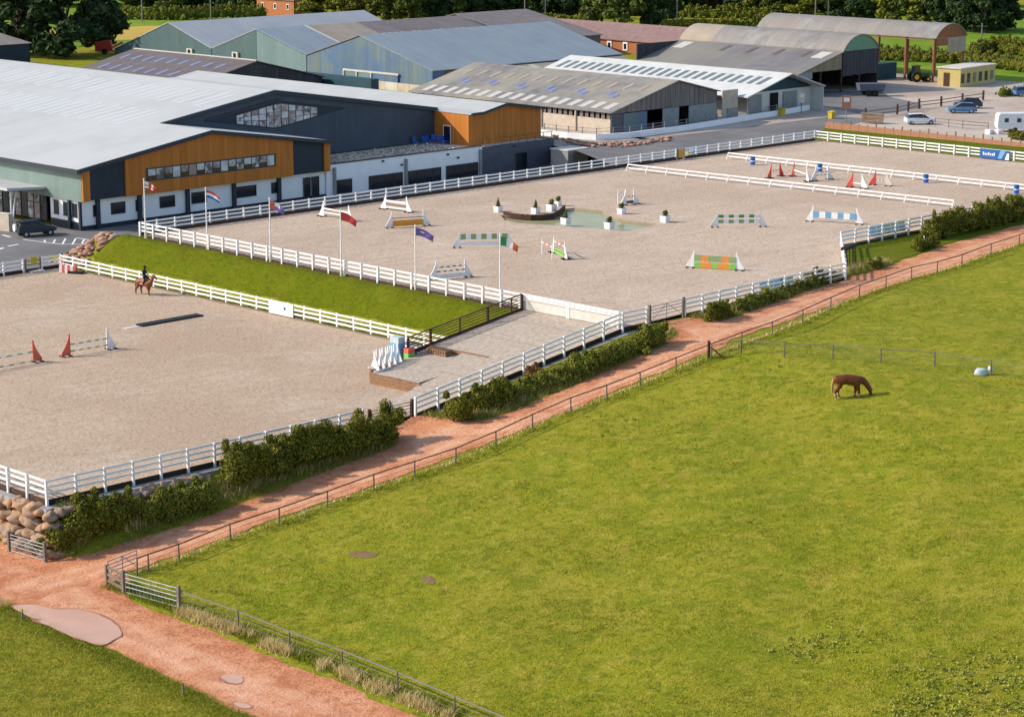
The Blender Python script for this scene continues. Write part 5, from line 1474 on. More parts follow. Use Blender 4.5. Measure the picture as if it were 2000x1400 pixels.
def jump(label, L, Rr, items, wm=('white', 'white'), z0=ZU, k=1.0, depth=0, group='show jumps in the arenas'):
    """items: (kind, height, plank height, colours, pieces, y offset)"""
    a, b = at(*L, z0), at(*Rr, z0)
    ax = (b - a).normalized(); ang = math.atan2(ax.y, ax.x)
    o = root('show_jump', (a + b) / 2, label, 'jump', group)
    ia, ib = a + ax * .76 * k, b - ax * .76 * k
    wing(o, ia, ang, -1, wm[0], k); wing(o, ib, ang, 1, wm[1], k)
    pr = Vector((-ax.y, ax.x, 0))
    if depth:
        for p, sg in ((ia, -1), (ib, 1)):
            q = p + pr * depth
            MB().tube(q, q + Vector((0, 0, 1.5 * k)), .06, .05, 8).build('stand', 'white', o)
    for kind, z, ht, cols, n, dy in items:
        s = MB(); u = Vector((0, 0, z))
        ml = sorted(set(cols))
        striped(s, ia + u + pr * dy, ib + u + pr * dy, .06, [ml.index(c) for c in cols], n, kind, ht)
        s.build(kind, ml, o)
    return o
jump('white hurdle jump close to the long fence', (744, 408), (804, 416), [('plank', .95, .22, ['white'], 1, -.07), ('plank', .6, .12, ['stripe_brown'], 1, -.07), ('plank', .3, .16, ['white'], 1, -.07)])
jump('orange and yellow jump behind the fifth flagpole', (753, 446), (840, 440), [('plank', .42, .6, ['orange', 'amber'], 6, -.07), ('pole', .95, 0, ['amber', 'sky_blue'], 6, -.07)])
jump('white jump with pale rails behind the red flag', (624, 422), (690, 434), [('plank', .9, .16, ['white', 'cream'], 3, -.07), ('pole', .5, 0, ['white'], 1, -.07)])
jump('wide green-and-white plank jump behind the Irish-coloured flag', (884, 484), (1006, 482), [('plank', 1.05, .52, ['sage', 'white'], 9, -.07), ('plank', .4, .36, ['white'], 1, -.1)])
jump('narrow double jump with a lime green plank', (1078, 492), (1108, 508), [('plank', .35, .4, ['lime'], 1, -.07), ('pole', 1.1, 0, ['cream', 'coral'], 5, .0), ('pole', 1.1, 0, ['cream', 'coral'], 5, -1.2)], depth=-1.2)
jump('brown-and-white striped jump behind the bank-top fence', (838, 548), (922, 540), [('pole', 1.1, 0, ['white', 'stripe_brown'], 9, -.07), ('pole', .72, 0, ['stripe_brown', 'white'], 9, -.07), ('plank', .3, .4, ['white'], 1, -.08)])
jump('green-and-white two-plank jump right of the pond', (1388, 444), (1497, 443), [('plank', 1.1, .3, ['green', 'white'], 8, -.07), ('plank', .58, .36, ['sage', 'white'], 8, -.07)])
jump('blue-and-white plank jump farthest right in the main ring', (1574, 432), (1686, 439), [('plank', .75, .62, ['sky_blue', 'white'], 7, -.07)])
jump('orange and green wall jump nearest the track', (1340, 522), (1453, 529), [('plank', .3, .5, ['lime', 'amber', 'orange', 'lime', 'orange', 'amber', 'lime'], 7, -.08), ('plank', .92, .56, ['sage', 'orange', 'sage'], 6, -.07)])
jump('white triple bar jump behind the pond', (1212, 402), (1248, 398), [('pole', .9, 0, ['white', 'coral'], 4, 0), ('pole', 1.1, 0, ['white'], 1, 1.4), ('plank', .3, .3, ['stripe_brown'], 1, 0)], depth=1.4)
jump('red-winged jump at the left of the far schooling strip', (1498, 349), (1530, 344), [('pole', .8, 0, ['white', 'coral'], 6, 0)], ('coral', 'red'))
jump('red and white jump second from the left in the far schooling strip', (1546, 344), (1580, 356), [('pole', .8, 0, ['white'], 6, 0)], ('red', 'white'))
jump('cream-winged jump in the middle of the far schooling strip', (1584, 354), (1626, 350), [('pole', .95, 0, ['amber', 'white', 'sage'], 6, 0), ('pole', .6, 0, ['sage', 'white'], 6, 0)], ('white', 'white'))
jump('red and white jump right of the middle of the far schooling strip', (1654, 365), (1694, 369), [('pole', .5, 0, ['white'], 6, 0)], ('red', 'white'))
jump('jump with one red and one cream wing at the right of the far strip', (1698, 361), (1742, 364), [('pole', .6, 0, ['stripe_brown', 'white'], 6, 0)], ('red', 'cream'))
jump('green-striped pole jump with red and white wings in the lower arena', (120, 698), (226, 680), [('pole', .95, 0, ['sage', 'white'], 9, -.05), ('pole', .4, 0, ['sage', 'white'], 9, -.05)], ('coral', 'white'), 0.0, k=1.12)
jump('green-striped pole jump with one red wing cut by the left edge', (-70, 734), (82, 705), [('pole', .9, 0, ['sage', 'white'], 11, -.05), ('pole', .25, 0, ['sage', 'white'], 11, -.35)], ('coral', 'coral'), 0.0, k=1.12)
# drums
def drum(label, px, py, band='white'):
    p = at(px, py, ZU)
    o = root('drum', p, label, 'drum', 'blue drums beside the far rail')
    MB().tube(p, p + Vector((0, 0, .42)), .3, .3, 14).build('lower_shell', 'blue', o)
    MB().tube(p + Vector((0, 0, .42)), p + Vector((0, 0, .52)), .305, .305, 14).build('band', 'white', o)
    MB().tube(p + Vector((0, 0, .52)), p + Vector((0, 0, .95)), .3, .3, 14).build('upper_shell', 'royal', o)
drum('blue drum at the left end of the farther low rail', 1470, 322); drum('blue drum second from the left beside the farther low rail', 1601, 336)
drum('blue drum third from the left beside the farther low rail', 1808, 357); drum('blue drum at the right edge beside the farther low rail', 1985, 378)
# planters with small shrubs
def planter(label, px, py, kind, k=1.0):
    p = at(px, py, ZU)
    o = root('planter', p, label, 'planter', 'white planters round the pond')
    h = .62 * k; a = .36 * k
    MB().hexa([p + Vector(q) for q in ((-a * .9, -a * .9, 0), (a * .9, -a * .9, 0), (a * .9, a * .9, 0), (-a * .9, a * .9, 0), (-a, -a, h), (a, -a, h), (a, a, h), (-a, a, h))]).build('pot', 'white', o)
    MB().box(p.x - a * .88, p.x + a * .88, p.y - a * .88, p.y + a * .88, p.z + h, p.z + h + .01).build('soil', 'dark_board', o)
    if kind == 'cone':
        bl = [(p.x, p.y, p.z + h + .12 + i * .15, .24 - i * .045, .24 - i * .045, .16) for i in range(5)]
    else:
        bl = [(p.x, p.y, p.z + h + .22, .3, .3, .26), (p.x + .1, p.y, p.z + h + .38, .2, .2, .16)]
    foliage(o, [tuple(float(v) for v in b) for b in bl], 260, .06, 'pot_leaf' if kind != 'gold' else 'olive_leaf', int(px), name='shrub', core=True)
for a in (('planter with conical shrub left of the pond', 973, 414, 'cone'), ('planter behind the curved sleeper edge, left one', 1046, 417, 'cone'), ('planter with yellowish shrub behind the curved sleeper edge', 1077, 412, 'gold', 1.15),
          ('small far planter at the top of the sleeper edge', 1090, 402, 'round', .8), ('planter with conical shrub at the near middle of the pond', 1105, 438, 'cone', 1.1), ('planter with round dark shrub behind the right arm of the pond', 1214, 418, 'round'),
          ('planter on the near edge of the right arm of the pond', 1190, 447, 'round', 1.1), ('planter standing alone right of the pond', 1299, 434, 'round', 1.1)):
    planter(*a)
sl = [at(x, y, ZU) for x, y in ((984, 420), (1000, 424), (1018, 426), (1038, 427.5), (1060, 427), (1080, 424.5), (1092, 418), (1103, 408))]
o = root('pond_edging', sl[0], 'curved dark sleeper edging along the far side of the pond', 'edging')
for a, b in zip(sl[:-1], sl[1:]):
    n = max(2, round((b - a).length / .3))
    for i in range(n):
        p, q = a.lerp(b, i / n), a.lerp(b, (i + .92) / n)
        MB().bar(p + Vector((0, 0, .1)), q + Vector((0, 0, .1)), .14, .62 + random.uniform(-.03, .03)).build('sleeper', 'brown_timber', o)
# water tray and loose fillers in the lower arena
o = root('water_tray', at(330, 626, 0), 'long black water tray lying in the lower arena', 'jump filler')
a, b = at(272, 637, 0), at(391, 616, 0)
pr = Vector((-(b - a).y, (b - a).x, 0)).normalized()
MB().bar(a + Vector((0, 0, .06)), b + Vector((0, 0, .06)), .85, .1).build('tray', 'black', o)
for sg in (-.4, .4): MB().bar(a + pr * sg + Vector((0, 0, .07)), b + pr * sg + Vector((0, 0, .07)), .1, .13).build('lip', 'black', o)
MB().slab([a - (b - a).normalized() * 1.6 - pr * .35 + Vector((0, 0, .03)), a - (b - a).normalized() * .1 - pr * .35 + Vector((0, 0, .03)), a - (b - a).normalized() * .1 + pr * .35 + Vector((0, 0, .03)), a - (b - a).normalized() * 1.6 + pr * .35 + Vector((0, 0, .03))], .025).build('end_flap', 'pale_concrete', o)
o = root('jump_filler', at(133, 533, 0), 'red and white scalloped filler in the corner of the lower arena', 'jump filler')
a, b = at(118, 532, 0), at(150, 534, 0)
for i in range(6):
    p = a.lerp(b, i / 6); q = a.lerp(b, (i + .95) / 6)
    MB().bar(p + Vector((0, 0, .38)), q + Vector((0, 0, .38)), .4, .7 + .12 * math.sin(i * 1.3)).build('block', 'coral' if i % 2 else 'white', o)
MB().bar(a + (b - a) * .4 + Vector((0, -.3, .12)), b + (b - a) * .25 + Vector((0, -.3, .12)), .5, .22).build('base', 'black', o)
o = root('wing_stack', (113.5, 126.4, .95), 'row of white jump wings leaning together beside the ramp', 'jump wings')
for i in range(9):
    p = Vector((111.4 + i * .36, 126.3 + i * .07, .9))
    wing(o, p, R(82), 1 if i % 2 else -1, 'white', .95, 'white')
o = root('pole_stack', (117, 128.2, 1.0), 'heap of coloured jump poles and fillers behind the dark ramp fence', 'jump poles')
cl = ['sky_blue', 'lime', 'white', 'coral', 'green', 'white', 'purple', 'red', 'sky_blue', 'white', 'cream', 'royal']
for i in range(24):
    x = 116.2 + (i % 8) * .22; z = .9 + (i // 8) * .2
    MB().tube((x, 127.5 + random.uniform(-.2, .2), z), (x + random.uniform(-.2, .9), 130.2 + random.uniform(-.4, .4), z + random.uniform(-.05, .2)), .07, .07, 7).build('pole', cl[i % 12], o)
MB().box(114.9, 115.6, 127.4, 128.4, .5, 2.2).build('filler', 'sky_blue', o); MB().box(114.9, 115.6, 127.4, 128.4, 2.21, 2.7).build('filler', 'bale', o)
MB().box(115.2, 115.9, 126.6, 127.2, 1.0, 1.5).build('filler', 'lime', o); MB().box(115.2, 115.9, 126.6, 127.2, 1.51, 1.9).build('filler', 'coral', o)
# signs and banners on the fences
o = root('fence_banner', at(548, 612, 0), 'plain white banner with a small dark mark on the lower arena fence', 'banner')
y0, y1 = atX(525, 600, 122.3).y, atX(572, 605, 122.3).y
MB().box(122.3, 122.34, y1, y0, .12, 1.28).build('cloth', 'white', o)
yc = y1 + (y0 - y1) * .34
MB().box(122.28, 122.295, yc - .09, yc + .09, .62, .9).box(122.28, 122.295, yc - .17, yc + .17, .74, .8).build('mark', 'royal', o)
o = root('fence_banner', at(1945, 305, ZU), 'blue banner with white lettering and light swoosh on the far fence', 'banner')
y0, y1 = atX(1914, 297, 235.8).y, atX(1973, 300, 235.8).y
MB().box(235.78, 235.82, y1, y0, ZU + .12, ZU + 1.26).build('cloth', 'royal', o)
L_ = y0 - y1
x_ = 235.76
for i in range(7):                                  # row of blurred letter forms
    yy = y0 - .45 - i * (L_ * .42 / 7)
    MB().box(x_, x_ + .015, yy - L_ * .035, yy, ZU + .5, ZU + (.88 if i % 3 == 0 else .76)).build('letter', 'white', o)
MB().extrude([(x_, y0 - L_ * .6, ZU + .2), (x_, y0 - L_ * .72, ZU + .2), (x_, y0 - L_ * .86, ZU + 1.2), (x_, y0 - L_ * .68, ZU + 1.2)], (.015, 0, 0)).build('swoosh', 'sky_blue', o)
MB().extrude([(x_, y0 - L_ * .84, ZU + .15), (x_, y0 - L_ * .97, ZU + .15), (x_, y0 - L_ * .97, ZU + .95), (x_, y0 - L_ * .9, ZU + .95)], (.015, 0, 0)).build('swoosh', 'white', o)
o = root('gate_sign', (119.3, 185, 0), 'wooden pedestrian gate with a yellow warning sign in the car park fence', 'gate')
for x in (118.45, 120.1): MB().box(x - .09, x + .09, 184.9, 185.1, 0, 1.35).build('gate_post', 'grey_timber', o)
for h in (.3, .7, 1.1): MB().box(118.54, 120.0, 184.96, 185.02, h - .05, h + .05).build('rail', 'grey_timber', o)
MB().box(119.0, 119.75, 184.9, 184.94, .8, 1.45).build('sign', 'signal_yellow', o)
MB().box(118.7, 120.2, 184.3, 184.85, 0, .14).build('threshold', 'pale_concrete', o)
o = root('gate_sign', (209.2, 180, ZU), 'narrow timber wicket with yellow board in the long fence gap', 'gate')
for x in (208.6, 209.8): MB().box(x - .09, x + .09, 179.9, 180.1, ZU, ZU + 1.35).build('gate_post', 'grey_timber', o)
MB().box(208.75, 209.6, 179.9, 179.96, ZU + .2, ZU + 1.2).build('board', 'amber', o)
o = root('filler_block', at(1346, 306, ZU), 'yellow and blue filler block against the fence beside the wicket', 'jump filler')
p = at(1340, 307, ZU); q = at(1358, 304, ZU)
MB().bar(p + Vector((0, 0, .3)), p.lerp(q, .48) + Vector((0, 0, .3)), .5, .6).build('block', 'yellow', o)
MB().bar(p.lerp(q, .52) + Vector((0, 0, .45)), q + Vector((0, 0, .45)), .5, .9).build('block', 'sky_blue', o)
def board_stack(label, x0, x1, y, z):
    o = root('board_stack', ((x0 + x1) / 2, y, z), label, 'jump boards')
    n = 5
    for i in range(n):
        a = x0 + (x1 - x0) * i / n; b = x0 + (x1 - x0) * (i + .94) / n
        for k in range(3):
            MB().box(a, b, y + k * .08, y + k * .08 + .05, z + .1 + k * .3, z + .36 + k * .3 + random.uniform(0, .04)).build('board', random.choice(('sky_blue', 'car_blue', 'sky_blue', 'sage')), o)
board_stack('stack of blue and teal boards behind the fence left of the cut-off corner', atY(1490, 560, 117.4).x, atY(1556, 552, 117.4).x, 117.6, ZU)
board_stack('row of blue boards leaning inside the fence above the grassy verge', atY(1700, 460, 128.3).x, atY(1770, 445, 128.3).x, 128.3, ZU)
o = root('mirror_frame', at(1655, 500, 2.6), 'dark slatted steel frame standing in the grass beside the cut-off corner', 'frame')
a, b = at(1648, 535, 2.3), at(1672, 528, 2.3)
for i in range(5):
    p = a.lerp(b, i / 4)
    MB().tube(p, p + Vector((.2, .3, 2.1)), .04, .04, 6).build('leg', 'dark_board', o)
MB().bar(a + Vector((.2, .3, 2.2)), b + Vector((.2, .3, 2.35)), .5, .3).build('top_box', 'black', o)
# ------------------------------------------------------------------ flagpoles
def flag(label, px, top, base, cols, vertical, size, tex=None):
    p = at(px, base, ZU - .3); p = Vector((p.x, p.y, ZU - .3))
    h = (base - top) / (4400 / ((p - CAM).dot(_f))) / math.cos(PITCH) - .3
    o = root('flagpole', p, label, 'flagpole', 'flagpoles along the bank-top fence')
    MB().tube(p, p + Vector((0, 0, h)), .075, .05, 10).build('pole', 'white', o)
    MB().tube(p - Vector((0, 0, .1)), p + Vector((0, 0, .9)), .12, .12, 10).build('sleeve', 'cream', o)
    MB().tube(p + Vector((0, 0, h)), p + Vector((0, 0, h + .12)), .08, .03, 8).build('finial', 'white', o)
    w_, hh = size[0] * .8, size[1] * .82; NX, NZ = 14, 6
    d = Vector((.707, -.707, 0)); nrm = Vector((.707, .707, 0))
    s = MB()
    for i in range(NX + 1):
        t = i / NX
        for j in range(NZ + 1):
            u = j / NZ
            q = p + Vector((0, 0, h - .15 - hh * u * (1 - .25 * t) - .75 * t * t * hh - .2 * t)) + d * (w_ * t * (1 - .06 * u)) + nrm * (.16 * math.sin(5 * t + 1.3 * u) * t)
            s.v.append(q)
    ml = list(dict.fromkeys(cols))
    for i in range(NX):
        for j in range(NZ):
            k = i * (NZ + 1) + j
            c = cols[min(len(cols) - 1, int((i / NX if vertical else j / NZ) * len(cols)))]
            if tex and tex(i / NX, j / NZ): c = tex(i / NX, j / NZ); 
            if c not in ml: ml.append(c)
            s.f.append((k, k + 1, k + NZ + 2, k + NZ + 1)); s.m.append(ml.index(c))
    s.build('flag', ml, o, smooth=True)
flag('leftmost flagpole with a red and white flag', 285, 347, 470, ['white'], True, (1.6, .8), lambda a, b: 'red' if (abs(b - .5) < .14 or abs(a - .45) < .1 or a > .7) else None)
flag('second flagpole with a red, white and blue striped flag', 405, 364, 490, ['red', 'white', 'blue'], False, (1.7, .9))
flag('third flagpole with a red and purple flag', 529, 384, 515, ['coral', 'white', 'purple'], True, (1.7, 1.0), lambda a, b: 'purple' if (a > .35 and b > .35) else None)
flag('fourth flagpole with a plain red flag', 667, 406, 544, ['red'], True, (1.8, .95))
flag('fifth flagpole with a purple flag', 812, 436, 570, ['purple'], True, (2.0, .85), lambda a, b: 'white' if (.25 < a < .45 and .3 < b < .5) else None)
flag('rightmost flagpole with a green, white and orange flag', 977, 453, 598, ['green', 'white', 'flag_orange'], True, (1.9, .95))

# ------------------------------------------------------------------ horses and rider
def skin_body(name, nodes, edges, m, parent, sub=2):
    """one continuous surface grown over a skeleton: nodes {key: (x, y, z, radius)}"""
    keys = list(nodes)
    me = bpy.data.meshes.new(name)
    me.from_pydata([nodes[k][:3] for k in keys], [(keys.index(a), keys.index(b)) for a, b in edges], [])
    ob = bpy.data.objects.new(name, me); COL.objects.link(ob)
    md = ob.modifiers.new('skin', 'SKIN'); md.use_smooth_shade = True
    for i, k in enumerate(keys):
        sv = me.skin_vertices[0].data[i]; sv.radius = (nodes[k][3], nodes[k][3] if len(nodes[k]) < 5 else nodes[k][4]); sv.use_root = (i == 0)
    sb = ob.modifiers.new('sub', 'SUBSURF'); sb.levels = sub; sb.render_levels = sub
    bpy.context.view_layer.update()
    dg = bpy.context.evaluated_depsgraph_get()
    nm = bpy.data.meshes.new_from_object(ob.evaluated_get(dg))
    ob.modifiers.clear(); ob.data = nm; nm.name = name
    nm.materials.clear(); nm.materials.append(M[m])
    ob.parent = parent
    ORG[ob.name] = Vector((0, 0, 0))
    return ob
def horse(o, m, graze, stride=0.0):
    n = {'pel': (-.58, 0, 1.26, .36), 'rump': (-.88, 0, 1.2, .3), 'dock': (-1.04, 0, 1.14, .16), 'loin': (-.25, 0, 1.22, .35), 'mid': (.08, 0, 1.18, .39), 'sho': (.46, 0, 1.26, .38), 'chest': (.74, 0, 1.16, .3)}
    e = [('pel', 'rump'), ('rump', 'dock'), ('pel', 'loin'), ('loin', 'mid'), ('mid', 'sho'), ('sho', 'chest')]
    if graze:
        n.update({'n1': (.95, 0, 1.08, .23), 'n2': (1.15, 0, .82, .19), 'n3': (1.29, 0, .58, .15), 'h1': (1.36, 0, .42, .12), 'h2': (1.4, 0, .2, .085), 'h3': (1.42, 0, .06, .07)})
    else:
        n.update({'n1': (.86, 0, 1.36, .2), 'n2': (1.04, 0, 1.62, .155), 'n3': (1.16, 0, 1.86, .125), 'h1': (1.3, 0, 1.86, .12), 'h2': (1.48, 0, 1.68, .085), 'h3': (1.58, 0, 1.56, .07)})
    e += [('chest', 'n1'), ('n1', 'n2'), ('n2', 'n3'), ('n3', 'h1'), ('h1', 'h2'), ('h2', 'h3')]
    for sgn, tg in ((1, 'l'), (-1, 'r')):
        sw = stride * sgn
        y = .17 * sgn
        n.update({'hip' + tg: (-.66, y * .9, 1.0, .26), 'sti' + tg: (-.58 + sw * .4, y * 1.1, .8, .19), 'hoc' + tg: (-.82 + sw, y, .5, .095), 'fet' + tg: (-.76 + sw * 1.3, y, .14, .068), 'hoo' + tg: (-.72 + sw * 1.35, y, .04, .078),
                  'elb' + tg: (.5 - sw * .2, y * .9, .86, .18), 'kne' + tg: (.52 - sw * .7, y * .9, .47, .09), 'fef' + tg: (.5 - sw * 1.3, y * .9, .13, .068), 'hof' + tg: (.54 - sw * 1.35, y * .9, .04, .078)})
        e += [('pel', 'hip' + tg), ('hip' + tg, 'sti' + tg), ('sti' + tg, 'hoc' + tg), ('hoc' + tg, 'fet' + tg), ('fet' + tg, 'hoo' + tg), ('sho', 'elb' + tg), ('elb' + tg, 'kne' + tg), ('kne' + tg, 'fef' + tg), ('fef' + tg, 'hof' + tg)]
    b = skin_body('body', n, e, m, o)
    skin_body('tail', {'a': (-.82, 0, 1.36, .07), 'b': (-1.04, 0, 1.2, .09), 'c': (-1.1, 0, .75, .1), 'd': (-1.07, 0, .34, .05)}, [('a', 'b'), ('b', 'c'), ('c', 'd')], 'mane' if graze else 'chestnut', o, 1)
    hp = [n['n1'], n['n2'], n['n3'], n['h1']]
    skin_body('mane', {str(i): (q[0] + (.1 if graze else -.13), .02, q[2] + .1, .05) for i, q in enumerate(hp)}, [('0', '1'), ('1', '2'), ('2', '3')], 'mane' if graze else 'chestnut', o, 1)
    hx, hz = n['h1'][0], n['h1'][2]
    for sgn in (-1, 1):
        MB().tube((hx - (.02 if not graze else -.02), .06 * sgn, hz + .08), (hx - (.04 if not graze else -.16), .08 * sgn, hz + (.26 if not graze else .16)), .04, .008, 6).build('ear', m, o)
        MB().tube((hx + .04, .085 * sgn, hz - .02), (hx + .04, .1 * sgn, hz - .02), .022, .016, 6).build('eye', 'black', o)
    for q, r_ in (('hool', .07), ('hoor', .07), ('hofl', .066), ('hofr', .066)):
        x, y, z = n[q][:3]
        MB().tube((x, y, 0), (x - .01, y, .1), r_, r_ * .8, 10).build('hoof', 'hoof', o)
    if graze:
        for q, up in (('fetl', 'hocl'), ('fetr', 'hocr'), ('fefl', 'knel'), ('fefr', 'kner')):
            a, c_ = Vector(n[q][:3]), Vector(n[up][:3])
            MB().tube(a - Vector((0, 0, .05)), a.lerp(c_, .55), .082, .078, 9).build('sock', 'mane', o, smooth=True)
    return n
p = at_h(gp, 1658, 777)
o = root('horse', (p.x, p.y, float(ground_z(p.x, p.y))), 'chestnut horse with pale tail and socks grazing in the paddock', 'horse', rz=R(-42), local=True)
horse(o, 'chestnut', True, .1)
o.scale = (1.1, 1.1, 1.1)
p = at(283, 576, 0)
o = root('horse', (p.x, p.y, 0), 'bay-chestnut horse being ridden along the lower arena fence', 'horse', rz=R(-80), local=True)
horse(o, 'chestnut_light', False, .16)
MB().hexa([(-.32, -.36, 1.05), (.3, -.36, 1.05), (.3, .36, 1.05), (-.32, .36, 1.05), (-.3, -.18, 1.53), (.28, -.18, 1.53), (.28, .18, 1.53), (-.3, .18, 1.53)]).build('saddle_cloth', 'saddle_cloth', o)
MB().hexa([(-.22, -.2, 1.5), (.24, -.2, 1.5), (.24, .2, 1.5), (-.22, .2, 1.5), (-.2, -.12, 1.62), (.2, -.12, 1.6), (.2, .12, 1.6), (-.2, .12, 1.62)]).build('saddle', 'leather', o)
o = root('person', (p.x, p.y, 1.6), 'rider in dark jacket and helmet sitting upright on the moving horse', 'person', rz=R(-80), local=True)
n = {'hip': (-.02, 0, .1, .15), 'wst': (0, 0, .32, .13), 'chs': (.03, 0, .55, .16), 'nek': (.04, 0, .74, .06), 'hd': (.06, 0, .9, .1), 'hd2': (.07, 0, 1.0, .09)}
e = [('hip', 'wst'), ('wst', 'chs'), ('chs', 'nek'), ('nek', 'hd'), ('hd', 'hd2')]
for sg, tg in ((1, 'l'), (-1, 'r')):
    n.update({'sh' + tg: (.03, .2 * sg, .64, .075), 'el' + tg: (.1, .26 * sg, .36, .055), 'wr' + tg: (.36, .12 * sg, .3, .04), 'th' + tg: (.12, .22 * sg, .06, .11), 'kn' + tg: (.34, .34 * sg, -.14, .075), 'an' + tg: (.16, .4 * sg, -.52, .05), 'to' + tg: (.34, .42 * sg, -.56, .04)})
    e += [('chs', 'sh' + tg), ('sh' + tg, 'el' + tg), ('el' + tg, 'wr' + tg), ('hip', 'th' + tg), ('th' + tg, 'kn' + tg), ('kn' + tg, 'an' + tg), ('an' + tg, 'to' + tg)]
skin_body('body', n, e, 'jacket', o)
skin_body('face', {'a': (.1, 0, .86, .085), 'b': (.12, 0, .95, .08)}, [('a', 'b')], 'skin', o, 1)
skin_body('helmet', {'a': (.05, 0, .98, .12), 'b': (.05, 0, 1.06, .1), 'c': (.17, 0, .99, .05)}, [('a', 'b'), ('a', 'c')], 'black', o, 1)
for sg in (-1, 1):
    skin_body('breeches', {'a': (.06, .15 * sg, .08, .125), 'b': (.34, .335 * sg, -.13, .088)}, [('a', 'b')], 'breeches', o, 1)
    h0 = Vector((.37, .12 * sg, .3))
    MB().box(h0.x, h0.x + .07, h0.y - .035, h0.y + .035, h0.z - .03, h0.z + .03).build('palm', 'leather', o)
    for k in range(4):
        MB().tube(h0 + Vector((.07, -.03 + k * .02, .02)), h0 + Vector((.1, -.03 + k * .02, -.02 - .005 * (k % 2))), .011, .009, 6).build('finger', 'leather', o)
    MB().tube(h0 + Vector((.02, -.035 * sg, .03)), h0 + Vector((.08, -.045 * sg, .045)), .012, .01, 6).build('thumb', 'leather', o)

# ------------------------------------------------------------------ vehicles
def loft(secs, m_of=None):
    """secs: (x, zb, zt, half width bottom, half width top)"""
    s = MB()
    for x, zb, zt_, wb_, wt in secs:
        s.v += [Vector((x, -wb_, zb)), Vector((x, wb_, zb)), Vector((x, wb_ * 1.02, (zb + zt_) / 2)), Vector((x, wt, zt_)), Vector((x, -wt, zt_)), Vector((x, -wb_ * 1.02, (zb + zt_) / 2))]
    for i in range(len(secs) - 1):
        for j in range(6):
            k = i * 6; a, b = k + j, k + (j + 1) % 6
            s.f.append((a, a + 6, b + 6, b)); s.m.append(0)
    s.f.append(tuple(range(6))); s.m.append(0)
    n_ = (len(secs) - 1) * 6
    s.f.append(tuple(reversed(range(n_, n_ + 6)))); s.m.append(0)
    return s
def car(label, loc, rz, m, suv=False, group='parked cars'):
    o = root('parked_car', loc, label, 'car', group, rz=rz, local=True)
    up = .18 if suv else 0
    b = loft([(-2.15, .4 + up, .82 + up, .68, .66), (-2.05, .3 + up, .95 + up, .84, .78), (-1.2, .26 + up, .99 + up, .88, .8), (.4, .26 + up, .95 + up, .88, .8), (1.3, .28 + up, .86 + up, .86, .76), (1.95, .32 + up, .74 + up, .78, .66), (2.15, .42 + up, .62 + up, .6, .52)]).build('body', m, o, smooth=False)
    g = loft([(-2.0, .94 + up, .97 + up, .74, .72), (-1.6 if not suv else -1.9, .95 + up, 1.42 + up, .76, .6), (-.3, .95 + up, 1.5 + up, .77, .61), (.35, .94 + up, 1.45 + up, .76, .6), (1.15, .86 + up, .9 + up, .72, .68)]).build('windows', 'dark_glass', o)
    MB().hexa([(-1.62, -.6, 1.43 + up), (.34, -.6, 1.45 + up), (.34, .6, 1.45 + up), (-1.62, .6, 1.43 + up), (-1.5, -.52, 1.5 + up), (.2, -.52, 1.53 + up), (.2, .52, 1.53 + up), (-1.5, .52, 1.5 + up)]).build('roof', m, o)
    for x in (-.55, .28):
        for sg in (-1, 1): MB().bar((x, .775 * sg, .95 + up), (x - .03, .62 * sg, 1.46 + up), .06, .06).build('pillar', m, o)
    for x in (-1.32, 1.32):
        for sg in (-1, 1):
            w_ = MB().tube((x, .66 * sg, .33), (x, .88 * sg, .33), .33 + up * .3, .33 + up * .3, 16).build('wheel', 'tyre', o)
            MB().tube((x, .86 * sg, .33), (x, .895 * sg, .33), .2, .18, 12).build('rim', 'hub', w_)
    for sg in (-1, 1):
        MB().box(1.98, 2.1, .42 * sg - .14, .42 * sg + .14, .58 + up, .7 + up).build('headlight', 'roof_light', o)
        MB().box(-2.12, -2.04, .58 * sg - .12, .58 * sg + .12, .7 + up, .88 + up).build('tail_light', 'red', o)
    MB().box(2.1, 2.16, -.26, .26, .42 + up, .52 + up).build('number_plate', 'cream', o)
    return o
p = at(1797, 243, 3.0); car('white saloon car parked at the front of the gravel yard', (p.x, p.y, 3.0), R(-40), 'car_white')
p = at(1878, 221, 3.0); car('blue hatchback parked nearest the caravan', (p.x, p.y, 3.0), R(132), 'car_blue')
p = at(1900, 214, 3.0); car('dark blue car parked behind the blue hatchback', (p.x + 1.0, p.y + 1.6, 3.0), R(130), 'car_dark')
p = at(2003, 188, 3.0); car('pale blue car cut by the right edge', (p.x, p.y, 3.0), R(-30), 'car_blue')
p = at(70, 460, .2); v_ = car('dark green off-road car with round white spare wheel cover at the hall entrance', (p.x, p.y, .2), R(-14), 'car_dark', True)
MB().tube((-2.18, 0, 1.0), (-2.36, 0, 1.0), .42, .4, 18).build('spare_wheel', 'white', v_)
# caravan
p = at(1975, 257, 3.0)
o = root('caravan', (p.x, p.y, 3.0), 'white touring caravan parked at the right edge', 'caravan', rz=R(-45), local=True)
s = MB(); prof = [(-2.0, .45), (-2.1, .9), (-2.0, 2.2), (-1.8, 2.5), (2.2, 2.55), (2.7, 2.3), (2.9, 1.2), (2.7, .45)]
s.extrude([(x, -1.1, z) for x, z in prof], (0, 2.2, 0)); s.build('body', 'car_white', o)
for x in (-1.2, .5): MB().box(x, x + .55, -1.13, -1.105, 1.35, 1.9).build('window', 'dark_glass', o)
MB().box(1.4, 1.95, -1.13, -1.105, .6, 2.2).build('door', 'white', o)
for sg in (-1, 1): MB().tube((.3, 1.0 * sg, .33), (.3, 1.12 * sg, .33), .33, .33, 14).build('wheel', 'tyre', o)
MB().bar((2.7, 0, .5), (3.9, 0, .5), .1, .1).build('tow_bar', 'steel', o)
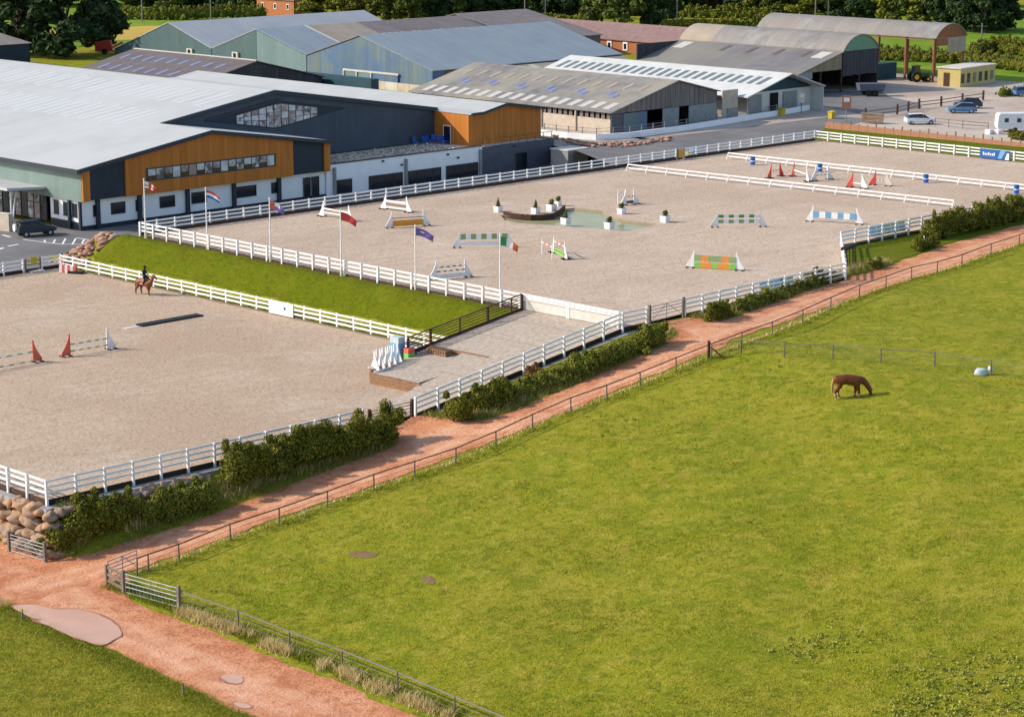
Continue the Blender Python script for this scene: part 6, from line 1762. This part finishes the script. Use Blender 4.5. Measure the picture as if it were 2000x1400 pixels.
# yellow cabin, container, tractor, trailer
p = at(1875, 171, 3.0); q = at(1943, 161, 3.0)
o = root('site_cabin', (p.x, p.y, 3.0), 'yellow site cabin with pale flat roof beyond the yard', 'cabin')
d = (q - p); L_ = math.hypot(d.x, d.y); ux = Vector((d.x, d.y, 0)) / L_; uy = Vector((-ux.y, ux.x, 0))
c = [p, p + ux * L_, p + ux * L_ + uy * 4.2, p + uy * 4.2]
MB().hexa([Vector((v.x, v.y, 2.95)) for v in c] + [Vector((v.x, v.y, 5.9)) for v in c]).build('wall', 'cabin_yellow', o)
e_ = [c[0] - ux * .2 - uy * .2, c[1] + ux * .2 - uy * .2, c[2] + ux * .2 + uy * .2, c[3] - ux * .2 + uy * .2]
MB().slab([Vector((v.x, v.y, 6.1)) for v in e_], .18).build('roof', 'pale_concrete', o)
for k in range(6):
    a = p + ux * (L_ * (k + .15) / 6) - uy * .05; b = p + ux * (L_ * (k + .62) / 6) - uy * .05
    m_ = ('frame', 'dark_glass', 'tan_boards')[k % 3]
    MB().bar(a + Vector((0, 0, 1.35)), b + Vector((0, 0, 1.35)), .06, 1.5).build('window' if k % 3 == 1 else 'panel', m_, o)
MB().box(c[0].x + uy.x * 2 - .08, c[0].x + uy.x * 2, c[0].y + uy.y * 2, c[0].y + uy.y * 2 + 1.2, 3, 5.2).build('door', 'brown_timber', o)
p = at(1709, 158, 3.0)
o = root('shipping_container', (p.x, p.y, 3), 'teal shipping container with white doors under the open Dutch barn', 'container')
MB().box(p.x, p.x + 6.0, p.y, p.y + 2.5, 3.05, 5.7).build('body', 'deep_teal', o)
for i in range(14): MB().box(p.x + .2 + i * .42, p.x + .38 + i * .42, p.y - .04, p.y - .003, 3.2, 5.55).build('rib', 'deep_teal', o)
MB().box(p.x - .06, p.x - .004, p.y + .05, p.y + 1.2, 3.15, 5.6).build('door', 'white_sheet', o); MB().box(p.x - .06, p.x - .004, p.y + 1.26, p.y + 2.45, 3.15, 5.6).build('door', 'white_sheet', o)
p = at(1795, 160, 3.0)
o = root('tractor', (p.x, p.y, 3.0), 'green tractor parked under the open Dutch barn', 'tractor', rz=R(-30), local=True)
MB().box(-.2, 1.7, -.4, .4, .8, 1.5).build('bonnet', 'machine_green', o)
cb = MB().hexa([(-1.2, -.75, 1.0), (.0, -.75, 1.0), (.0, .75, 1.0), (-1.2, .75, 1.0), (-1.1, -.65, 2.6), (-.2, -.65, 2.6), (-.2, .65, 2.6), (-1.1, .65, 2.6)]).build('cab', 'dark_glass', o)
MB().box(-1.25, -.05, -.75, .75, 2.61, 2.75).build('cab_roof', 'machine_green', cb)
for x, r_, yy in ((-.9, .85, .7), (1.2, .5, .6)):
    for sg in (-1, 1):
        w_ = MB().tube((x, yy * sg, r_), (x, (yy + .4) * sg, r_), r_, r_, 18).build('wheel', 'tyre', o); MB().tube((x, (yy + .38) * sg, r_), (x, (yy + .43) * sg, r_), r_ * .5, r_ * .45, 12).build('rim', 'yellow', w_)
p = at(1700, 188, 3.0)
o = root('farm_trailer', (p.x, p.y, 3.0), 'grey tipping trailer in front of the lean-to barn', 'trailer', rz=R(-38), local=True)
MB().hexa([(-1.9, -.95, .9), (1.9, -.95, .9), (1.9, .95, .9), (-1.9, .95, .9), (-2.1, -1.15, 2.0), (2.1, -1.15, 2.0), (2.1, 1.15, 2.0), (-2.1, 1.15, 2.0)]).build('tub', 'trailer_grey', o)
MB().bar((1.9, 0, .75), (3.3, 0, .6), .15, .15).build('drawbar', 'steel', o); MB().box(-1.8, 1.8, -.4, .4, .7, .88).build('chassis', 'black', o)
for x in (-.6, .5):
    for sg in (-1, 1): MB().tube((x, .85 * sg, .5), (x, 1.1 * sg, .5), .5, .5, 16).build('wheel', 'tyre', o)
p = at(205, 106, 3.0)
o = root('farm_machine', (p.x, p.y, 3.0), 'red farm machine parked at the left end of the green barns', 'machine', rz=R(-40), local=True)
MB().hexa([(-1.5, -1, .6), (1.5, -1, .6), (1.5, 1, .6), (-1.5, 1, .6), (-1.8, -1.2, 2.2), (1.2, -1.1, 2.6), (1.2, 1.1, 2.6), (-1.8, 1.2, 2.2)]).build('hopper', 'red', o)
MB().bar((1.4, 0, 1.2), (3.4, 0, 2.2), .5, .4).build('chute', 'coral', o)
for sg in (-1, 1): MB().tube((0, 1.0 * sg, .55), (0, 1.3 * sg, .55), .55, .55, 16).build('wheel', 'tyre', o)
# ------------------------------------------------------------------ yard furniture
def sign_board(label, px, py, h, bw, bh, m):
    p = at(px, py, 3.0); o = root('sign_board', p, label, 'sign')
    MB().tube(p, p + Vector((0, 0, h)), .07, .07, 8).build('post', 'steel', o)
    d = Vector((.707, -.707, 0)) * bw / 2
    MB().bar(p - d + Vector((-.1, -.1, h - bh / 2)), p + d + Vector((-.1, -.1, h - bh / 2)), .06, bh).build('board', m, o)
    MB().bar(p - d * .6 + Vector((-.15, -.15, h - bh * .3)), p + d * .6 + Vector((-.15, -.15, h - bh * .3)), .03, bh * .3).build('panel', 'white', o)
sign_board('cream sign board with orange side on a post beside the yard', 1652, 240, 3.8, 1.3, 1.9, 'terracotta')
sign_board('small cream notice on a post before the white-roofed barn', 1565, 222, 3.0, .8, 1.4, 'cream')
for px, py, lb in ((1527, 226, 'yellow bin beside the white-roofed barn'), (1624, 232, 'yellow bin at the left end of the terracotta edging')):
    p = at(px, py, 3.0); o = root('grit_bin', p, lb, 'bin', 'yellow bins in the yard')
    MB().hexa([p + Vector(v) for v in ((-.35, -.3, 0), (.35, -.3, 0), (.35, .3, 0), (-.35, .3, 0), (-.42, -.36, .9), (.42, -.36, .9), (.42, .36, .9), (-.42, .36, .9))]).build('tub', 'yellow', o)
    MB().slab([p + Vector(v) for v in ((-.48, -.42, 1.0), (.48, -.42, 1.05), (.48, .42, 1.1), (-.48, .42, 1.0))], .08).build('lid', 'yellow', o)
p0, p1 = ge0.copy(), ge1.copy()
o = root('earth_edging', p0, 'low terracotta-coloured board edging beyond the far grass strip', 'edging')
n = 24
for i in range(n):
    a, b = p0.lerp(p1, i / n), p0.lerp(p1, (i + .97) / n)
    MB().bar(a + Vector((0, 0, .42 - .008 * i)), b + Vector((0, 0, .42 - .008 * i)), .14, .95 - .016 * i).build('board', 'terracotta', o)
    MB().box(a.x - .07, a.x + .07, a.y - .07, a.y + .07, 3.0, 4.25 if i % 3 == 0 else 3.95).build('post', 'sleeper', o)
PB = MB().box(-.12, .12, -.12, .12, -.2, 1.5).mesh('post', 'brown_timber'); RB_ = unit_rail('rail', .05, .12, 'grey_timber')
fence('yard_fence', 'brown-posted rail fence dividing the dark yard from the parking', [at(1690, 232, 3), at(1752, 224, 3), at(1795, 213, 3), at(1838, 208, 3), at(1920, 196, 3)], spacing=5.5, rails=(.5, 1.0), board=None, post=PB, rail=RB_, group='yard fences')
fence('yard_fence', 'thin wooden fence along the terracotta edging towards the caravan', [at(1826, 246, 3), at(1880, 252, 3), at(1930, 256, 3)], spacing=2.6, rails=(.6, 1.05), board=None, post=PT, rail=RB_, group='yard fences')
p = at(1705, 246, 3.0)
o = root('timber_jump', p, 'orange timber pallets stacked behind the terracotta edging', 'pallets')
for i in range(6):
    MB().bar(at(1682, 241, 3.0) + Vector((.1 * i, .05 * i, .25 + i * .22)), at(1724, 243, 3.0) + Vector((.1 * i, .05 * i, .25 + i * .22)), .5, .14).build('plank', 'tan_boards' if i % 2 else 'sleeper', o)
o = root('water_trough', at(1945, 258, 3), 'two white water tubs before the caravan', 'trough')
for px in (1932, 1949):
    p = at(px, 262, 3.0); MB().hexa([p + Vector(v) for v in ((-.45, -.35, 0), (.45, -.35, 0), (.45, .35, 0), (-.45, .35, 0), (-.52, -.42, .6), (.52, -.42, .6), (.52, .42, .6), (-.52, .42, .6))]).build('tub', 'white', o)
# utility poles
for px, base, top, lb in ((1025, 46, -20, 'left of the two beside the far bright hedgerow'), (1065, 46, -10, 'right of the two beside the far bright hedgerow'), (1322, 56, -20, 'beside the hedge under the red-roofed house'), (1592, 48, -20, 'left of the pair above the Dutch barn'),
                          (1617, 48, -20, 'right of the pair above the Dutch barn'), (1916, 100, 46, 'right of the open Dutch barn'), (412, 40, -30, 'above the green barns'), (230, 46, -10, 'at the right side of the dark left trees'), (278, 42, -20, 'above the straw-coloured strip')):
    p = at(px, base, 3.0); h = (base - top) / (4400 / ((p - CAM).dot(_f)))
    o = root('utility_pole', p, 'pale utility pole ' + lb, 'pole', 'utility poles')
    MB().tube(p, p + Vector((0, 0, h)), .17, .12, 8).build('pole', 'grey_rail', o)
    MB().bar(p + Vector((-.8, .8, h - .6)), p + Vector((.8, -.8, h - .6)), .12, .12).build('crossarm', 'grey_rail', o)
# bits in the paddock
p = at_h(gp, 1917, 733)
o = root('feed_sack', p, 'crumpled white plastic sack lying by the cross fence', 'sack')
put_rock(o, p + Vector((0, 0, .25)), .9, .7, .7, [rock_mesh(77, 'bale')], 'sack'); put_rock(o, p + Vector((.45, -.45, .5)), .4, .35, .5, [rock_mesh(78, 'bale')], 'sack_neck')
p = at_h(ztf, 44, 1212)
o = root('marker_post', p, 'short marker post with yellow cap at the puddle edge', 'post', 'marker posts on the field edge')
MB().tube(p, p + Vector((0, 0, .55)), .06, .05, 8).build('post', 'grey_timber', o); MB().tube(p + Vector((0, 0, .55)), p + Vector((0, 0, .72)), .08, .07, 8).build('cap', 'signal_yellow', o)
p = at_h(ztf, 358, 1356)
o = root('marker_post', p, 'short plain marker post lower down the field edge', 'post', 'marker posts on the field edge')
MB().tube(p, p + Vector((0, 0, .6)), .06, .05, 8).build('post', 'grey_timber', o); MB().tube(p + Vector((0, 0, .6)), p + Vector((0, 0, .64)), .065, .05, 8).build('cap', 'grey_timber', o)
o = root('plant_store', (207.5, 197, .8), 'pale grey block store with flat roof beside the grey end wall', 'store')
MB().box(205.6, 209.4, 195.6, 198.6, .3, 3.0).build('wall', 'concrete', o)
MB().box(205.5, 209.5, 195.5, 198.7, 3.0, 3.14).build('roof', 'pale_concrete', o)
MB().box(206.4, 207.4, 195.52, 195.58, .5, 2.5).build('door', 'steel', o)
o = root('entrance_wall', at(8, 452, .2), 'low stone-faced wall at the left of the hall entrance', 'wall')
a, b = at(-30, 446, .2), at(22, 452, .2)
MB().bar(a + Vector((0, 0, .9)), b + Vector((0, 0, .9)), .6, 1.8).build('wall_panel', 'cream_block', o); MB().bar(a + Vector((0, 0, 1.86)), b + Vector((0, 0, 1.86)), .7, .1).build('coping', 'pale_concrete', o)
o = root('straw_heap', at(690, 168, 3.0), 'heap of golden straw against the low wall before the blue barn', 'straw')
for i in range(14):
    p = at(665 + i * 4 + random.uniform(-3, 3), 170 - random.uniform(0, 4), 3.1)
    put_rock(o, p + Vector((0, 0, .3)), 1.8, 1.5, 1.4, [rock_mesh(90 + i % 3, 'amber', 1)], 'straw_lump')
a, b = at(618, 160, 3.0), at(850, 186, 3.0)
o = root('yard_wall', a, 'low cream concrete wall in front of the patchy blue barn', 'wall')
for i in range(10):
    MB().bar(a.lerp(b, i / 10) + Vector((0, 0, .6)), a.lerp(b, (i + .98) / 10) + Vector((0, 0, .6)), .3, 1.3).build('wall_panel', 'cream_block' if i % 3 else 'pale_concrete', o)
